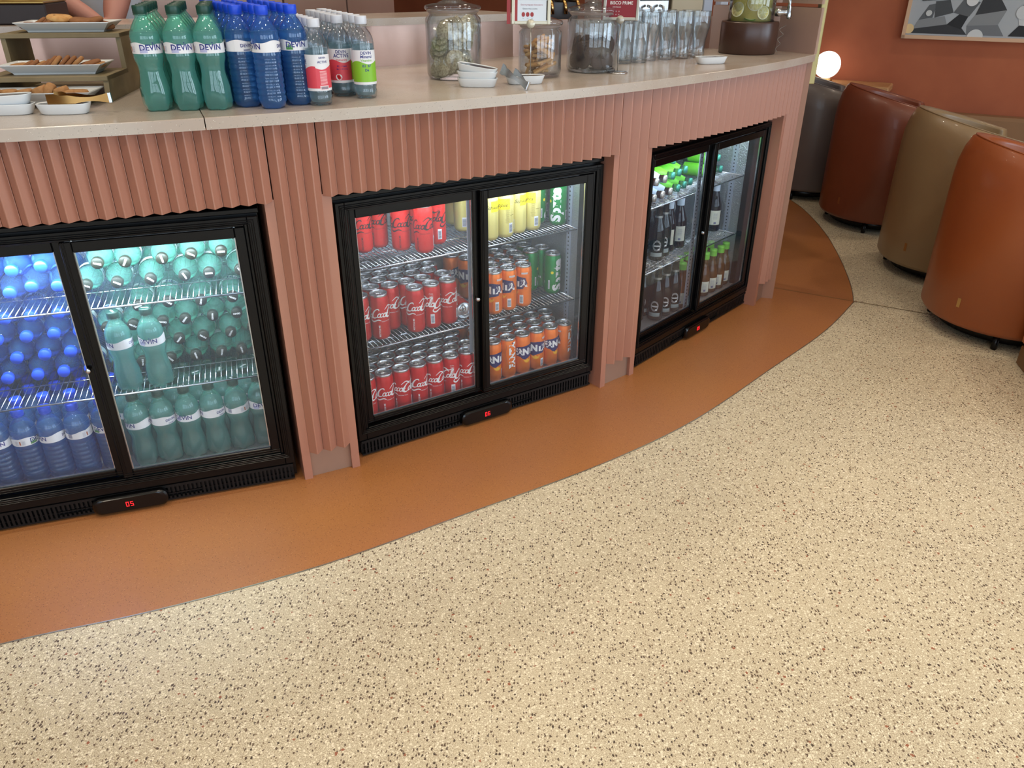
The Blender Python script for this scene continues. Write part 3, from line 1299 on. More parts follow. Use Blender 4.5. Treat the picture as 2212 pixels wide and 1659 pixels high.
MIDZ, BOTZ, TOPZ = .3245, .093, .5745
p_ = .0585
rows = [[(-.349, .150), (-.291, .137), (-.176, .126), (-.117, .129), (-.057, .131)]]
rows += [[(-.350, .208), (-.290, .197), (-.232, .186), (-.174, .186), (-.116, .188), (-.042, .191)]]
rows += [[(-.303 + p_ * i, .243) for i in range(5)]]
rows += [[(-.332 + p_ * i, .294) for i in range(6)]]
rows += [[(-.303 + p_ * i, .345) for i in range(5)]]
rows += [[(-.332 + p_ * i, .396) for i in range(5)]]
can_rows(C_RED, 2, rows, MIDZ, 'red can', 'middle shelf, central cooler', [.35, .3, .15, -1.75, -.6, 0, -.45, -.1, .25], .9)
rows = [[(-.382 + p_ * i, .0685) for i in range(7)], [(-.3525 + p_ * i, .1195) for i in range(7)]]
rows += [[(-.382 + p_ * i, .170) for i in range(7)], [(-.3525 + p_ * i, .221) for i in range(7)], [(-.382 + p_ * i, .272) for i in range(7)]]
can_rows(C_RED, 2, rows, BOTZ, 'red can', 'floor of the central cooler', [0, .3, -.35, .35, -.2, -1.6, -.3], .9)
rows = [[(.082 + p_ * i, .086) for i in range(6)], [(.053 + p_ * i, .144) for i in range(6)][:6], [(.082 + p_ * i, .202) for i in range(6)], [(.053 + p_ * i, .260) for i in range(6)], [(.082 + p_ * i, .318) for i in range(6)]]
rows[1] = [(x, y) for x, y in rows[1]]
can_rows(C_ORG, 2, rows, BOTZ, 'orange can', 'floor of the central cooler', [-.1, PI + .1, 0, -.75, .2, PI + .5], 1.2)
rows = [[(.050, .118), (.108, .120), (.166, .124), (.226, .124)], [(.079, .172), (.137, .174), (.195, .176), (.255, .184)], [(.148, .229), (.206, .229), (.265, .242)], [(.10, .285), (.160, .286), (.220, .290), (.282, .302)], [(.069, .338), (.128, .340)]]
can_rows(C_ORG, 2, rows, MIDZ, 'orange can', 'middle shelf, central cooler', [-1.2, -1.15, -1.4, -1.75, -1.2, -1.4, -1.6], .8)
rows = [[(.378, .168)], [(.327, .232), (.386, .242)], [(.343, .298)]]
can_rows(C_GRN, 2, rows, MIDZ, 'green can', 'middle shelf, central cooler', [.15, 1.3, 1.2], .8)
rows = [[(-.346, .215), (-.286, .232), (-.179, .190), (-.130, .132)], [(-.226, .252), (-.118, .235), (-.058, .186)], [(-.346, .275), (-.286, .292), (-.226, .312)]]
can_rows(C_ZER, 2, rows, TOPZ, 'black-script red can', 'top shelf, central cooler', [.6, .35, .25, -.35, -.2, .1, -1.5], .8)
rows = [[(.100, .130), (.159, .133), (.218, .150), (.277, .152)], [(.077, .262), (.136, .262), (.195, .262), (.254, .262)], [(.088, .345), (.147, .345)]]
can_rows(C_YEL, 2, rows, TOPZ, 'pale yellow can', 'top shelf, central cooler', [.3, -1.5, .35, -1.75, 1.2, -1.6, -1.3], 1)
rows = [[(.338, .212), (.386, .250)], [(.330, .290)]]
rows = [[(.336, .208), (.384, .152)], [(.330, .275), (.384, .262)]]
can_rows(C_GRN, 2, rows, TOPZ, 'green can', 'top shelf, central cooler', [1.1, -.9], .8)
# two cans lying on their sides, ends to the front
a = FR[2][2]


def lying(k, x, y, z, r, yawoff=0):
    return W(k, x, y, z), (Matrix.Rotation(FR[k][2] + yawoff, 4, 'Z') @ Matrix.Rotation(PI / 2, 4, 'X') @ Matrix.Rotation(r, 4, 'Z')).to_euler()


l_, r_ = lying(2, -.012, .335, TOPZ + .0295, 1.2, -.62)
put(C_ZER, l_, r_, 'red can lying on its side on the top shelf, silver end showing')
l_, r_ = lying(2, .012, .262, MIDZ + .0295, .6, -.12)
put(C_RED, l_, r_, 'red can lying on its side behind the middle of the cooler')

# ------------------------------------------------------------------ water bottles


def teal(name, tint, edge, body, bc):
    return clear(name, tint, .03, 1.4, body, bc, edge, 2.2)


G_PET = teal('green_tinted_plastic', (230, 255, 249), (156, 238, 216), .20, (166, 252, 236))
B_PET = teal('blue_tinted_plastic', (182, 220, 255), (92, 158, 252), .18, (110, 184, 255))
C_PET = teal('clear_plastic', (250, 252, 254), (215, 226, 234), .05, (225, 240, 250))


def water():
    m, n, b = nt('water')
    n.nodes.remove(b)
    g = n.nodes.new('ShaderNodeBsdfGlass')
    g.inputs['IOR'].default_value = 1.34
    g.inputs['Roughness'].default_value = 0
    g.inputs['Color'].default_value = (.93, 1, 1, 1)
    t = n.nodes.new('ShaderNodeBsdfTransparent')
    d = n.nodes.new('ShaderNodeBsdfTranslucent')
    d.inputs[0].default_value = (.55, .88, 1, 1)  # pale cyan mimics window light refracted through the water
    m1 = n.nodes.new('ShaderNodeMixShader')
    m1.inputs[0].default_value = .5
    m2 = n.nodes.new('ShaderNodeMixShader')
    m2.inputs[0].default_value = .34
    n.links.new(g.outputs[0], m1.inputs[1])
    n.links.new(t.outputs[0], m1.inputs[2])
    n.links.new(m1.outputs[0], m2.inputs[1])
    n.links.new(d.outputs[0], m2.inputs[2])
    n.links.new(m2.outputs[0], n.nodes['Material Output'].inputs[0])
    return m


WATER = water()
GCAP = P('dark_green_cap', (22, 66, 56), .4)
GCAP2 = P('black_green_cap', (30, 36, 28), .5, spec=.25)
BCAP = P('blue_cap', (22, 74, 216), .4)
WCAP = P('clear_white_cap', (206, 210, 220), .4)


def bottle_body(mb, kind, H=.222, r=.0325, n=26, fill=False):
    if kind == 'green':
        pr = [(0, .008), (.012, .004), (.022, .0), (.028, .004), (r, .018), (r, .050), (.0305, .062), (.0278, .076), (.0270, .088), (.0285, .100), (.0318, .110), (r, .118), (r, .121), (.0322, .122), (.0322, .150), (r, .151), (r, .158), (.0305, .168), (.025, .180), (.017, .192), (.0132, .197), (.0128, .2015), (.0155, .2025), (.0155, .204), (.0125, .2045), (.0125, .212)]

        def rf(rr, z, a):
            k = 1
            if z < .03 and rr > .01:
                k = 1 + .16 * math.cos(5 * a) * (1 - z / .03)
            if .03 < z < .10:
                k = 1 + .030 * math.cos(8 * a + z * 60)
            return rr * k
    else:
        pr = [(0, .008), (.012, .004), (.022, .0), (.028, .004), (r, .016)]
        z = .020
        while z < .108:
            pr += [(r, z), (r, z + .006), (r - .0022, z + .009), (r, z + .012)]
            z += .0135
        pr += [(r, .118), (.0322, .122), (.0322, .148), (r, .150), (r, .158), (.031, .166), (.026, .178), (.018, .190), (.0135, .195), (.0130, .2005), (.0158, .2015), (.0158, .203), (.0125, .2035), (.0125, .211)]

        def rf(rr, z, a):
            k = 1
            if z < .018 and rr > .01:
                k = 1 + .08 * math.cos(5 * a) * (1 - z / .018)
            elif z < .11:
                k = 1 - .05 * max(0, math.cos(a * 3 + z * 25)) ** 2
            return rr * k
    if fill:
        pr = [(max(0, q - .0011), z + .001) for q, z in pr if z < .166]
        pr += [(pr[-1][0] - .001, .168), (0, .1681)]
    mb.lathe(pr, n, rfun=rf)


def label_wave(t, r, z0, h, r2, hill=None):
    """white band with a wavy mountain edge, a blue name and a little bar chart"""
    mb = MB()
    n = 40
    top, bot = [], []
    for i in range(n + 1):
        a = 2 * PI * i / n
        y = h * (.80 + .20 * math.sin(a * 2 + 1) * abs(math.cos(a * 1.5)))
        top.append((r * math.cos(a), r * math.sin(a), z0 + y))
        bot.append((r * math.cos(a), r * math.sin(a), z0))
    mb.strip(top, bot, True)
    lb = mb.build('label_band', LABELW, t)
    mb = MB()
    for a0, s in ((-PI / 2, .0172), (-PI / 2 + 2.4, .010)):
        mbtext(mb, 'DEVIN', s, wrap(r + .0004, z0 + .0125, a0), bold=.018, spacing=1.02)
        fn = wrap(r + .0004, z0 + .0125 + s * .52, a0)
        poly(mb, [(s * .32 + math.sin(u) * s * .07, math.cos(u) * s * .09 + s * .05) for u in [2 * PI * i / 8 for i in range(8)]], fn)
    for i in range(4):
        rect(mb, -.008, .008, -.00022, .00022, wrap(r + .0004, z0 + .0045 - i * .0009, -PI / 2 + 2.4), 2)
    mb.build('lettering', INKB, lb)
    mb = MB()
    fn = wrap(r + .0004, z0 + .004, -PI / 2 - 1.5)
    rect(mb, -.0018, .0018, 0, .011, fn, 1)
    mb.build('bottle_picture', P('amber_print', (176, 96, 60), .5), lb)
    mb = MB()
    for i in range(7):
        for sx in (-1, 1):
            rect(mb, sx * .0085 - .004, sx * .0085 + .004, -.0002, .0002, wrap(r + .0004, z0 + .004 + i * .0018, -PI / 2 - 1.5), 2)
    for i in range(12):
        q = -PI / 2 + 3.3 + i * .028
        rect(mb, -.0003, .0003, 0, .012, wrap(r + .0004, z0 + .004, q), 1)
    mb.build('small_print', P('grey_print', (120, 122, 150), .5), lb)
    mb = MB()
    top, bot = [], []
    for i in range(13):
        a = -PI / 2 - .75 + .5 * i / 12
        y = h * (.55 + .3 * math.sin(i * 1.7))
        top.append(((r + .0003) * math.cos(a), (r + .0003) * math.sin(a), z0 + y * .8))
        bot.append(((r + .0003) * math.cos(a), (r + .0003) * math.sin(a), z0 + .002))
    mb.strip(top, bot)
    mb.build('mountain_print', hill or P('lilac_print', (176, 178, 214), .5), lb)
    return lb


def bottle(kind, pet, cap, label, group, water=True):
    t = thing('water_bottle', label, 'water bottle', (0, 0, -5), 0, group)
    mb = MB()
    bottle_body(mb, kind)
    mb.build('bottle_body', pet, t)
    if water:
        mb = MB()
        bottle_body(mb, kind, n=30, fill=True)
        mb.build('water_fill', WATER, t)
    mb = MB()
    n = 40
    hh = .2165 if kind == 'green' else .2155
    mb.lathe([(.0142, hh - .0145), (.0148, hh - .0105), (.0151, hh - .010), (.0151, hh + .003), (.0143, hh + .0055), (0, hh + .0057)], n,
             rfun=lambda r, z, a: r * (1 + (.012 if int(a / (2 * PI) * n + .5) % 2 and r > .0145 else 0)))
    c = mb.build('bottle_cap', cap, t)
    if kind == 'green':
        mb = MB()
        zc = hh + .0061
        mbtext(mb, 'DEVIN', .0066, lambda x, y: (x, y, zc), bold=.02)
        mb.build('cap_lettering', WHITEP, c)
    lb = label_wave(t, .0328, .124, .026, 0, P('green_hill_print', (70, 130, 70), .5) if kind == 'blue' else None)
    return t


GB = bottle('green', G_PET, GCAP, 'x', 'green water bottles')
GB2 = bottle('green', G_PET, GCAP2, 'x', 'green water bottles', water=False)
BB = bottle('blue', B_PET, BCAP, 'x', 'blue water bottles')
BB2 = bottle('blue', B_PET, BCAP, 'x', 'blue water bottles', water=False)


def bottle_rows(proto, k, rows, z, what, where, turns=None):
    n = 0
    for ri, row in enumerate(rows):
        for ci, (x, y) in enumerate(row):
            tr = turns[n] if turns and n < len(turns) else rnd.uniform(-PI, PI)
            n += 1
            place = 'only' if len(row) == 1 else ORD[ci] + ' from the left'
            put(proto, W(k, x, y, z), (0, 0, FR[k][2] + tr), '%s, %s in the %s row, %s' % (what, place, ROW[ri], where))


def lie_rows(proto, k, rows, what, where):
    for ri, row in enumerate(rows):
        for ci, (x, y, z) in enumerate(row):
            # the cap faces the front: the axis runs along -y, the base sits at the back
            l_ = W(k, x, y + .222, z)
            r_ = (Matrix.Rotation(FR[k][2] + rnd.uniform(-.03, .03), 4, 'Z') @ Matrix.Rotation(PI / 2, 4, 'X') @ Matrix.Rotation(rnd.uniform(-PI, PI), 4, 'Z')).to_euler()
            put(proto, l_, r_, '%s, %s from the left in the %s layer, %s' % (what, ORD[ci], LAY[ri], where))


LAY = ['lowest', 'second', 'third', 'fourth']
fl = 'floor of the cooler'
bottle_rows(GB, 1, [[(.050, .089), (.115, .091), (.181, .091), (.246, .092), (.312, .095), (.377, .101)], [(.020, .159), (.084, .162), (.148, .160), (.214, .168), (.279, .169), (.344, .168)], [(.046, .232), (.112, .228), (.178, .232), (.244, .232), (.310, .230), (.375, .232)], [(.020, .30), (.084, .30), (.148, .30), (.214, .30), (.279, .30), (.344, .30)]],
            BOTZ, 'standing green bottle', fl, [-.9, -1.7, -.4, -1.6, 2.2, .1])
bottle_rows(BB, 1, [[(-.358, .094), (-.293, .092), (-.228, .092), (-.163, .088), (-.098, .086), (-.032, .098)], [(-.373, .162), (-.308, .160), (-.243, .159), (-.178, .163), (-.112, .161), (-.048, .166)], [(-.345, .228), (-.285, .228), (-.224, .226), (-.159, .226), (-.093, .225), (-.022, .232)], [(-.308, .30), (-.243, .30), (-.178, .30), (-.112, .30), (-.046, .30)]],
            BOTZ, 'standing blue bottle', fl, [0, 0, 1.3, -1.0, 2.3, -.2, -1.2])
bottle_rows(GB, 1, [[(.052, .1085), (.131, .1085)]], MIDZ + .001, 'upright green bottle before lying ones', 'middle shelf', [-1.1, -.25])
lm = 'middle shelf'
lie_rows(GB2, 1, [[(.022 + .0665 * i, .182, MIDZ + .035) for i in range(6)], [(.055 + .0665 * i, .178, MIDZ + .092) for i in range(5)] + [(.385, .178, MIDZ + .100)], [(-.008 + .0665 * i + .03, .176, MIDZ + .150) for i in range(6)], [(.113, .170, MIDZ + .205), (.180, .170, MIDZ + .207), (.263, .172, MIDZ + .200), (.345, .172, MIDZ + .200)]],
         'lying green bottle', lm)
lie_rows(BB2, 1, [[(-.385 + .0665 * i, .182, MIDZ + .035) for i in range(6)], [(-.352 + .0665 * i, .178, MIDZ + .092) for i in range(5)], [(-.380 + .0665 * i, .176, MIDZ + .150) for i in range(6)], [(-.352 + .0665 * i, .174, MIDZ + .207) for i in range(5)]],
         'lying blue bottle', lm)
lt = 'top shelf'
lie_rows(GB2, 1, [[(.004, .148, TOPZ + .034), (.070, .148, TOPZ + .034), (.150, .148, TOPZ + .034), (.238, .150, TOPZ + .034), (.306, .150, TOPZ + .034), (.377, .150, TOPZ + .034)], [(.037, .146, TOPZ + .091), (.107, .146, TOPZ + .088), (.194, .146, TOPZ + .087), (.270, .146, TOPZ + .092), (.340, .146, TOPZ + .092)]],
         'lying green bottle', lt)
lie_rows(BB2, 1, [[(-.380, .148, TOPZ + .034), (-.314, .148, TOPZ + .034), (-.247, .148, TOPZ + .034), (-.180, .148, TOPZ + .034), (-.126, .148, TOPZ + .045), (-.062, .148, TOPZ + .040)], [(-.350, .146, TOPZ + .091), (-.284, .146, TOPZ + .091), (-.217, .146, TOPZ + .091), (-.151, .146, TOPZ + .092), (-.091, .146, TOPZ + .096)], [(-.31, .146, TOPZ + .148), (-.245, .146, TOPZ + .148), (-.118, .146, TOPZ + .150), (-.055, .146, TOPZ + .150)]],
         'lying blue bottle', lt)

# ------------------------------------------------------------------ glass bottles of the third cooler
BEER = clear('dark_green_glass', (92, 110, 50), .02, 1.5, .12, (60, 76, 20), (26, 34, 10), 1.3)
BROWN = clear('brown_glass', (84, 22, 16), .02, 1.5, .25, (70, 12, 10), (24, 6, 6), 1.3)
JUICE = clear('yellow_juice_glass', (205, 150, 60), .02, 1.45, .35, (190, 130, 40), (110, 70, 20), 1.3)
LIMEP = P('lime_label', (110, 205, 40), .45)
CREAM = P('cream_label', (222, 222, 206), .5)


def glass_bottle(name, label, group, mat, prof, capmat, labels, capz, capr=.0135, extra=None):
    t = thing(name, label, 'bottle', (0, 0, -5), 0, group)
    mb = MB()
    mb.lathe(prof, 24)
    mb.build('bottle_body', mat, t)
    mb = MB()
    mb.lathe([(capr, capz), (capr + .0008, capz + .001), (capr, capz + .010), (0, capz + .011)], 24, rfun=lambda r, z, a: r * (1 + .03 * math.cos(21 * a)) if z < capz + .005 else r)
    mb.build('bottle_cap', capmat, t)
    for nm, m, r, z0, h, a0, a1 in labels:
        mb = MB()
        n = 20
        mb.strip([(r * math.cos(a0 + (a1 - a0) * i / n), r * math.sin(a0 + (a1 - a0) * i / n), z0 + h) for i in range(n + 1)],
                 [(r * math.cos(a0 + (a1 - a0) * i / n), r * math.sin(a0 + (a1 - a0) * i / n), z0) for i in range(n + 1)], True)
        o = mb.build(nm, m, t)
        if h > .03 and a1 - a0 < 6:
            mb = MB()
            for i in range(8):
                rect(mb, -.009, .009, -.0004, .0004, wrap(r + .0004, z0 + h - .012 - i * .0035, (a0 + a1) / 2), 3)
            rect(mb, -.005, .005, 0, .009, wrap(r + .0004, z0 + .004, (a0 + a1) / 2), 3)
            mb.build('small_print', P('grey_print', (120, 122, 150), .5), o)
    if extra:
        extra(t)
    return t


def oval_mark(t):
    mb = MB()
    fn = wrap(.0302, .062)
    for s_ in (1, .82):
        k = 20
        o1 = [fn(.016 * s_ * math.cos(2 * PI * i / k), .021 * s_ * math.sin(2 * PI * i / k)) for i in range(k + 1)]
        o2 = [fn(.016 * (s_ - .06) * math.cos(2 * PI * i / k), .021 * (s_ - .06) * math.sin(2 * PI * i / k)) for i in range(k + 1)]
        mb.strip(o1, o2)
    rect(mb, -.012, .012, -.0035, -.0015, fn, 3)
    mbtext(mb, 'Heineken', .0062, wrap(.0304, .063), bold=.02)
    rect(mb, .004, .012, -.018, -.012, fn, 3)
    mb.build('white_print', WHITEP, t)


bp = [(0, .003), (.026, 0), (.0298, .005), (.0300, .105), (.0285, .125), (.020, .150), (.0145, .170), (.0128, .205), (.0138, .206), (.0138, .214), (.0125, .216)]
BEERB = glass_bottle('beer_bottle', 'x', 'green glass beer bottles', BEER, bp, P('silver_crown', (190, 190, 180), .3, .8), [('neck_foil', P('silver_foil', (170, 176, 176), .35, .7), .0152, .158, .018, -PI, PI), ('label', P('grey_label', (150, 160, 160), .4), .0303, .018, .016, -PI / 2 - .8, -PI / 2 + .8)], .212, extra=oval_mark)
cp_ = [(0, .003), (.029, 0), (.0318, .006), (.0318, .10), (.030, .118), (.019, .150), (.0138, .168), (.0135, .205), (.0145, .207), (.0145, .214)]
BRNB = glass_bottle('cider_bottle', 'x', 'dark red glass bottles', BROWN, cp_, P('silver_crown', (190, 190, 180), .3, .8), [('label', CREAM, .0321, .030, .062, -PI / 2 - .75, -PI / 2 + .75), ('neck_label', P('pale_blue_label', (205, 220, 240), .5), .0150, .172, .03, -PI, PI), ('round_label', CREAM, .0321, .045, .036, PI / 2 - .55, PI / 2 + .55)], .212)
JB = glass_bottle('juice_bottle', 'x', 'yellow juice bottles', JUICE, [(0, .003), (.026, 0), (.0285, .005), (.0285, .082), (.026, .10), (.0165, .13), (.0130, .142), (.0130, .172), (.0148, .174), (.0148, .178)], P('lime_cap', (120, 200, 60), .45), [('label', CREAM, .0289, .018, .048, -PI / 2 - .75, -PI / 2 + .75), ('cap_sleeve', P('lime_sleeve', (120, 200, 60), .45), .0156, .160, .022, -PI, PI)], .178, .0150)
def shoulder_label(mat):
    def g(t):
        mb = MB()
        mb.lathe([(.0274, .100), (.0264, .1103), (.0201, .1262), (.0156, .1362), (.0146, .142)], 24)
        mb.build('shoulder_label', mat, t)
    return g


MB_ = glass_bottle('mixer_bottle', 'x', 'small mixer bottles with white labels', clear('amber_glass', (150, 96, 40), .02, 1.5, .2, (120, 70, 20), (60, 36, 12), 1.3), [(0, .003), (.024, 0), (.0268, .005), (.0268, .100), (.0258, .110), (.0195, .126), (.0150, .136), (.0135, .150), (.0145, .151), (.0145, .158)], P('pale_steel_crown', (196, 190, 184), .35, .7), [('label', P('icy_label', (206, 224, 244), .45), .0271, .040, .062, -PI, PI)], .158, extra=shoulder_label(P('icy_label', (206, 224, 244), .45)))
LB_ = glass_bottle('mixer_bottle', 'x', 'small mixer bottles with lime labels', clear('pale_glass', (210, 240, 225), .02, 1.5, .08, (200, 240, 220), (90, 150, 130), 1.3), [(0, .003), (.024, 0), (.0268, .005), (.0268, .100), (.0258, .110), (.0195, .126), (.0150, .136), (.0135, .150), (.0145, .151), (.0145, .158)], P('teal_crown', (60, 150, 130), .4, .3), [('label', LIMEP, .0271, .040, .062, -PI, PI)], .158, extra=shoulder_label(LIMEP))
w3 = 'farthest cooler'
V = .55


def glass_rows(proto, rows, z, what, where, off=-.9):
    for ri, row in enumerate(rows):
        for ci, (x, y) in enumerate(row):
            place = 'only' if len(row) == 1 else ORD[ci] + ' from the left'
            put(proto, W(3, x, y, z), (0, 0, FR[3][2] + off + rnd.uniform(-.3, .3)), '%s, %s in the %s row, %s' % (what, place, ROW[ri], where))


glass_rows(BEERB, [[(-.160, .100), (-.098, .100), (-.036, .098)], [(-.220, .150), (-.160, .165), (-.098, .165), (-.036, .163)], [(-.220, .225), (-.160, .23), (-.098, .23)]], BOTZ, 'green beer bottle', 'floor of the ' + w3)
glass_rows(JB, [[(.020, .098), (.200, .094), (.262, .094), (.324, .092), (.384, .10)], [(.080, .150), (.140, .150), (.230, .158), (.292, .156), (.354, .158)]], BOTZ, 'lime-capped bottle', 'floor of the ' + w3)
glass_rows(BEERB, [[(-.130, .140), (-.070, .150)], [(-.190, .185), (-.128, .205), (-.066, .215)]], MIDZ + .001, 'green beer bottle', 'middle shelf, ' + w3)
glass_rows(BRNB, [[(-.004, .170), (.068, .165)], [(.000, .245), (.070, .245), (.140, .245), (.372, .172)], [(.110, .320), (.250, .33)]], MIDZ + .001, 'dark red bottle', 'middle shelf, ' + w3)
k3 = [w3]


def lie3(proto, rows, what):
    for ri, row in enumerate(rows):
        for ci, (x, y, z) in enumerate(row):
            # caps towards the front, turned a little to the chairs side
            q = R(14)
            r_ = (Matrix.Rotation(FR[3][2] + q, 4, 'Z') @ Matrix.Rotation(PI / 2, 4, 'X') @ Matrix.Rotation(rnd.uniform(-PI, PI), 4, 'Z')).to_euler()
            put(proto, W(3, x - math.sin(q) * .158, y + math.cos(q) * .158, z), r_, '%s, %s from the left in the %s layer, %s' % (what, ORD[ci], LAY[ri], k3[0]))


lie3(MB_, [[(-.275, .085, .604), (-.212, .09, .604), (-.150, .095, .604)], [(-.243, .10, .654), (-.180, .105, .654)]], 'lying white-labelled mixer bottle')
lie3(LB_, [[(-.088, .10, .604), (-.026, .11, .604), (.036, .12, .604)], [(-.118, .11, .654), (-.056, .12, .654), (.006, .13, .654)], [(-.088, .13, .704)]], 'lying lime-labelled mixer bottle')
lie3(LB_, [[(.250, .14, .604), (.313, .14, .604)], [(.282, .14, .654)]], 'lying lime-labelled bottle nearer the chairs')

# ------------------------------------------------------------------ bottles on the bar top
def col_rows(proto, x0, y0, dx, dy, n, what, colname, face, turns):
    for i in range(n):
        place = 'at the front' if i == 0 else ORD[i] + ' from the front'
        put(proto, (x0 + dx * i, y0 + dy * i, ZT + .0008), (0, 0, R(face) + (turns[i] if i < len(turns) else rnd.uniform(-PI, PI))), '%s on the bar top, %s of the %s column' % (what, place, colname))


for (cn, x0, y0, tr) in (('left', -.834, 1.921, [.30, .5]), ('middle', -.764, 1.931, [.20]), ('right', -.699, 1.942, [.05])):
    col_rows(GB, x0, y0, -.0215, .068, 5, 'green bottle', cn, 20, tr)
for (cn, x0, y0, tr) in (('left', -.640, 1.985, [-1.9]), ('middle', -.573, 1.962, [-1.1]), ('right', -.522, 2.020, [.15])):
    col_rows(BB, x0 - .002, y0, -.033, .0625, 7, 'blue bottle', cn, 15, tr)


def flavoured(group, color, lines, front, ink2):
    t = thing('water_bottle', 'x', 'water bottle', (0, 0, -5), 0, group)
    mb = MB()
    r = .0285
    pr = [(0, .006), (.012, .004), (.022, 0), (.0265, .004), (r, .014), (r, .020), (.0272, .024), (r, .028), (r, .034), (.0272, .038), (r, .042), (r, .120), (.0285, .130), (.0265, .142), (.021, .154), (.0135, .163), (.0128, .170), (.0152, .171), (.0152, .173), (.0125, .174), (.0125, .180)]
    mb.lathe(pr, 26, rfun=lambda rr, z, a: rr * (1 + (.09 * math.cos(5 * a) * (1 - z / .014) if z < .014 and rr > .01 else 0)))
    mb.build('bottle_body', C_PET, t)
    mb = MB()
    mb.lathe([(0, .008), (.022, .008), (.0262, .02), (.0262, .122), (.025, .128), (0, .1281)], 18)
    mb.build('water_fill', WATER, t)
    mb = MB()
    mb.lathe([(.0142, .1735), (.0148, .176), (.0149, .190), (.0140, .192), (0, .1922)], 40, rfun=lambda r, z, a: r * (1 + (.012 if int(a / (2 * PI) * 40 + .5) % 2 and r > .0145 else 0)))
    mb.build('bottle_cap', WCAP, t)
    mb = MB()
    mb.lathe([(.0288, .034), (.0288, .115)], 40)
    lb = mb.build('label_band', LABELW, t)
    mb = MB()
    n = 40
    f2 = [(.0290 * math.cos(2 * PI * i / n), .0290 * math.sin(2 * PI * i / n)) for i in range(n + 1)]
    mb.strip([(x, y, .086 - .004 * math.sin(i * .45)) for i, (x, y) in enumerate(f2)], [(x, y, .040) for x, y in f2], True)
    mb.build('colour_field', color, lb)
    mb = MB()
    for s, size, z, m in lines:
        if m == 0:
            mbtext(mb, s, size, wrap(.0292, z, front), bold=.015)
    mb.build('lettering', INKB, lb)
    mb = MB()
    for s, size, z, m in lines:
        if m == 0 and size > .009:
            mbtext(mb, s, size * .6, wrap(.0292, z, front + 2.2), bold=.015)
    mb.build('lettering', INKB, lb)
    mb = MB()
    for s, size, z, m in lines:
        if m == 1:
            mbtext(mb, s, size, wrap(.0292, z, front), bold=.01)
    mb.build('coloured_lettering', ink2, lb)
    mb = MB()
    rect(mb, -.011, .011, 0, .010, wrap(.0293, .036, front + 2.2), 4)
    for i in range(12):
        rect(mb, -.009, .009, -.0004, .0004, wrap(.0293, .078 - i * .0026, front + 2.2), 3)
    mb.build('back_print', P('pink_white_print', (240, 214, 214), .5), lb)
    mb = MB()
    for i in range(14):
        rect(mb, -.0085 + i * .0013, -.0079 + i * .0013, .002, .008, wrap(.0296, .036, front + 2.2), 1)
    mb.build('barcode', NAVY, lb)
    return t


PINK = P('pink_label', (214, 70, 84), .45)
LGRN = P('leaf_green_label', (130, 186, 44), .45)
FA = flavoured('pink-labelled clear water bottles', PINK, [('DEVIN', .010, .108, 0), ('ACTIVE', .0125, .0985, 0), ('Immunity', .008, .089, 1), ('B5 | + Цинк', .005, .074, 0), ('B6 | + Селен', .005, .067, 0)], -PI / 2, PINK)
FM = flavoured('green-labelled clear water bottles', LGRN, [('DEVIN', .010, .108, 0), ('Mineral', .010, .0995, 0), ('Vitamins', .0085, .091, 1), ('B3  B7', .0085, .078, 0), ('D6', .0085, .068, 0)], -PI / 2, LGRN)
mb = MB()
fn = wrap(.0293, .048, -PI / 2 - .35)
mb.add([fn(.0085 * math.cos(2 * PI * i / 16), .0075 * math.sin(2 * PI * i / 16)) for i in range(16)], [tuple(range(16))])
o = mb.build('white_spot', WHITEP, FA)
mb = MB()
fn = wrap(.0296, .048, -PI / 2 - .35)
mb.add([fn(.004 * math.cos(2 * PI * i / 12), .004 * math.sin(2 * PI * i / 12)) for i in range(12)], [tuple(range(12))])
mb.build('berry_picture', RED, o)
col_rows(FA, -.471, 2.012, -.0262, .0575, 8, 'pink-labelled clear bottle', 'left', 12, [-1.75])
col_rows(FA, -.447, 2.168, -.0262, .0575, 6, 'pink-labelled clear bottle', 'middle', 12, [.1])
col_rows(FM, -.380, 2.132, -.0262, .0575, 8, 'green-labelled clear bottle', 'right', 12, [.2])

# ------------------------------------------------------------------ biscuit stand
RY = 3.5
Mr = Matrix.Translation((-1.0, 2.035, ZT)) @ Matrix.Rotation(R(9), 4, 'Z')   # origin: front right foot, x runs left (negative)
RZ = R(9)
st = thing('display_riser', 'two-tier greyish oak stepped stand holding biscuit plates', 'riser', Mr.translation, RZ)
WDT = .292


def stpart(mb, name, mat=WOOD):
    return mb.build(name, mat, st)


for i, x in enumerate((-.012, -WDT)):
    mb = MB()
    # stepped side board
    pts = [(0, 0), (.345, 0), (.345, .146), (.19, .146), (.19, .060), (.02, .060)]
    n = len(pts)
    x0, x1 = x, x + .012
    mb.add([(x0, y, z) for y, z in pts] + [(x1, y, z) for y, z in pts],
           [(0, 1, 2, 3, 4, 5), (11, 10, 9, 8, 7, 6)] + [(i_, (i_ + 1) % n, (i_ + 1) % n + n, i_ + n) for i_ in range(n)])
    mb.fix = True
    stpart(mb, 'side_board')
mb = MB()
mb.bbox(-WDT, 0, .012, .20, .049, .0605, .001)
stpart(mb, 'lower_shelf')
mb = MB()
mb.bbox(-WDT, 0, .185, .345, .135, .1465, .001)
stpart(mb, 'upper_shelf')
mb = MB()
mb.bbox(-WDT + .012, -.012, .02, .345, .0, .010, .001)
stpart(mb, 'base_board')


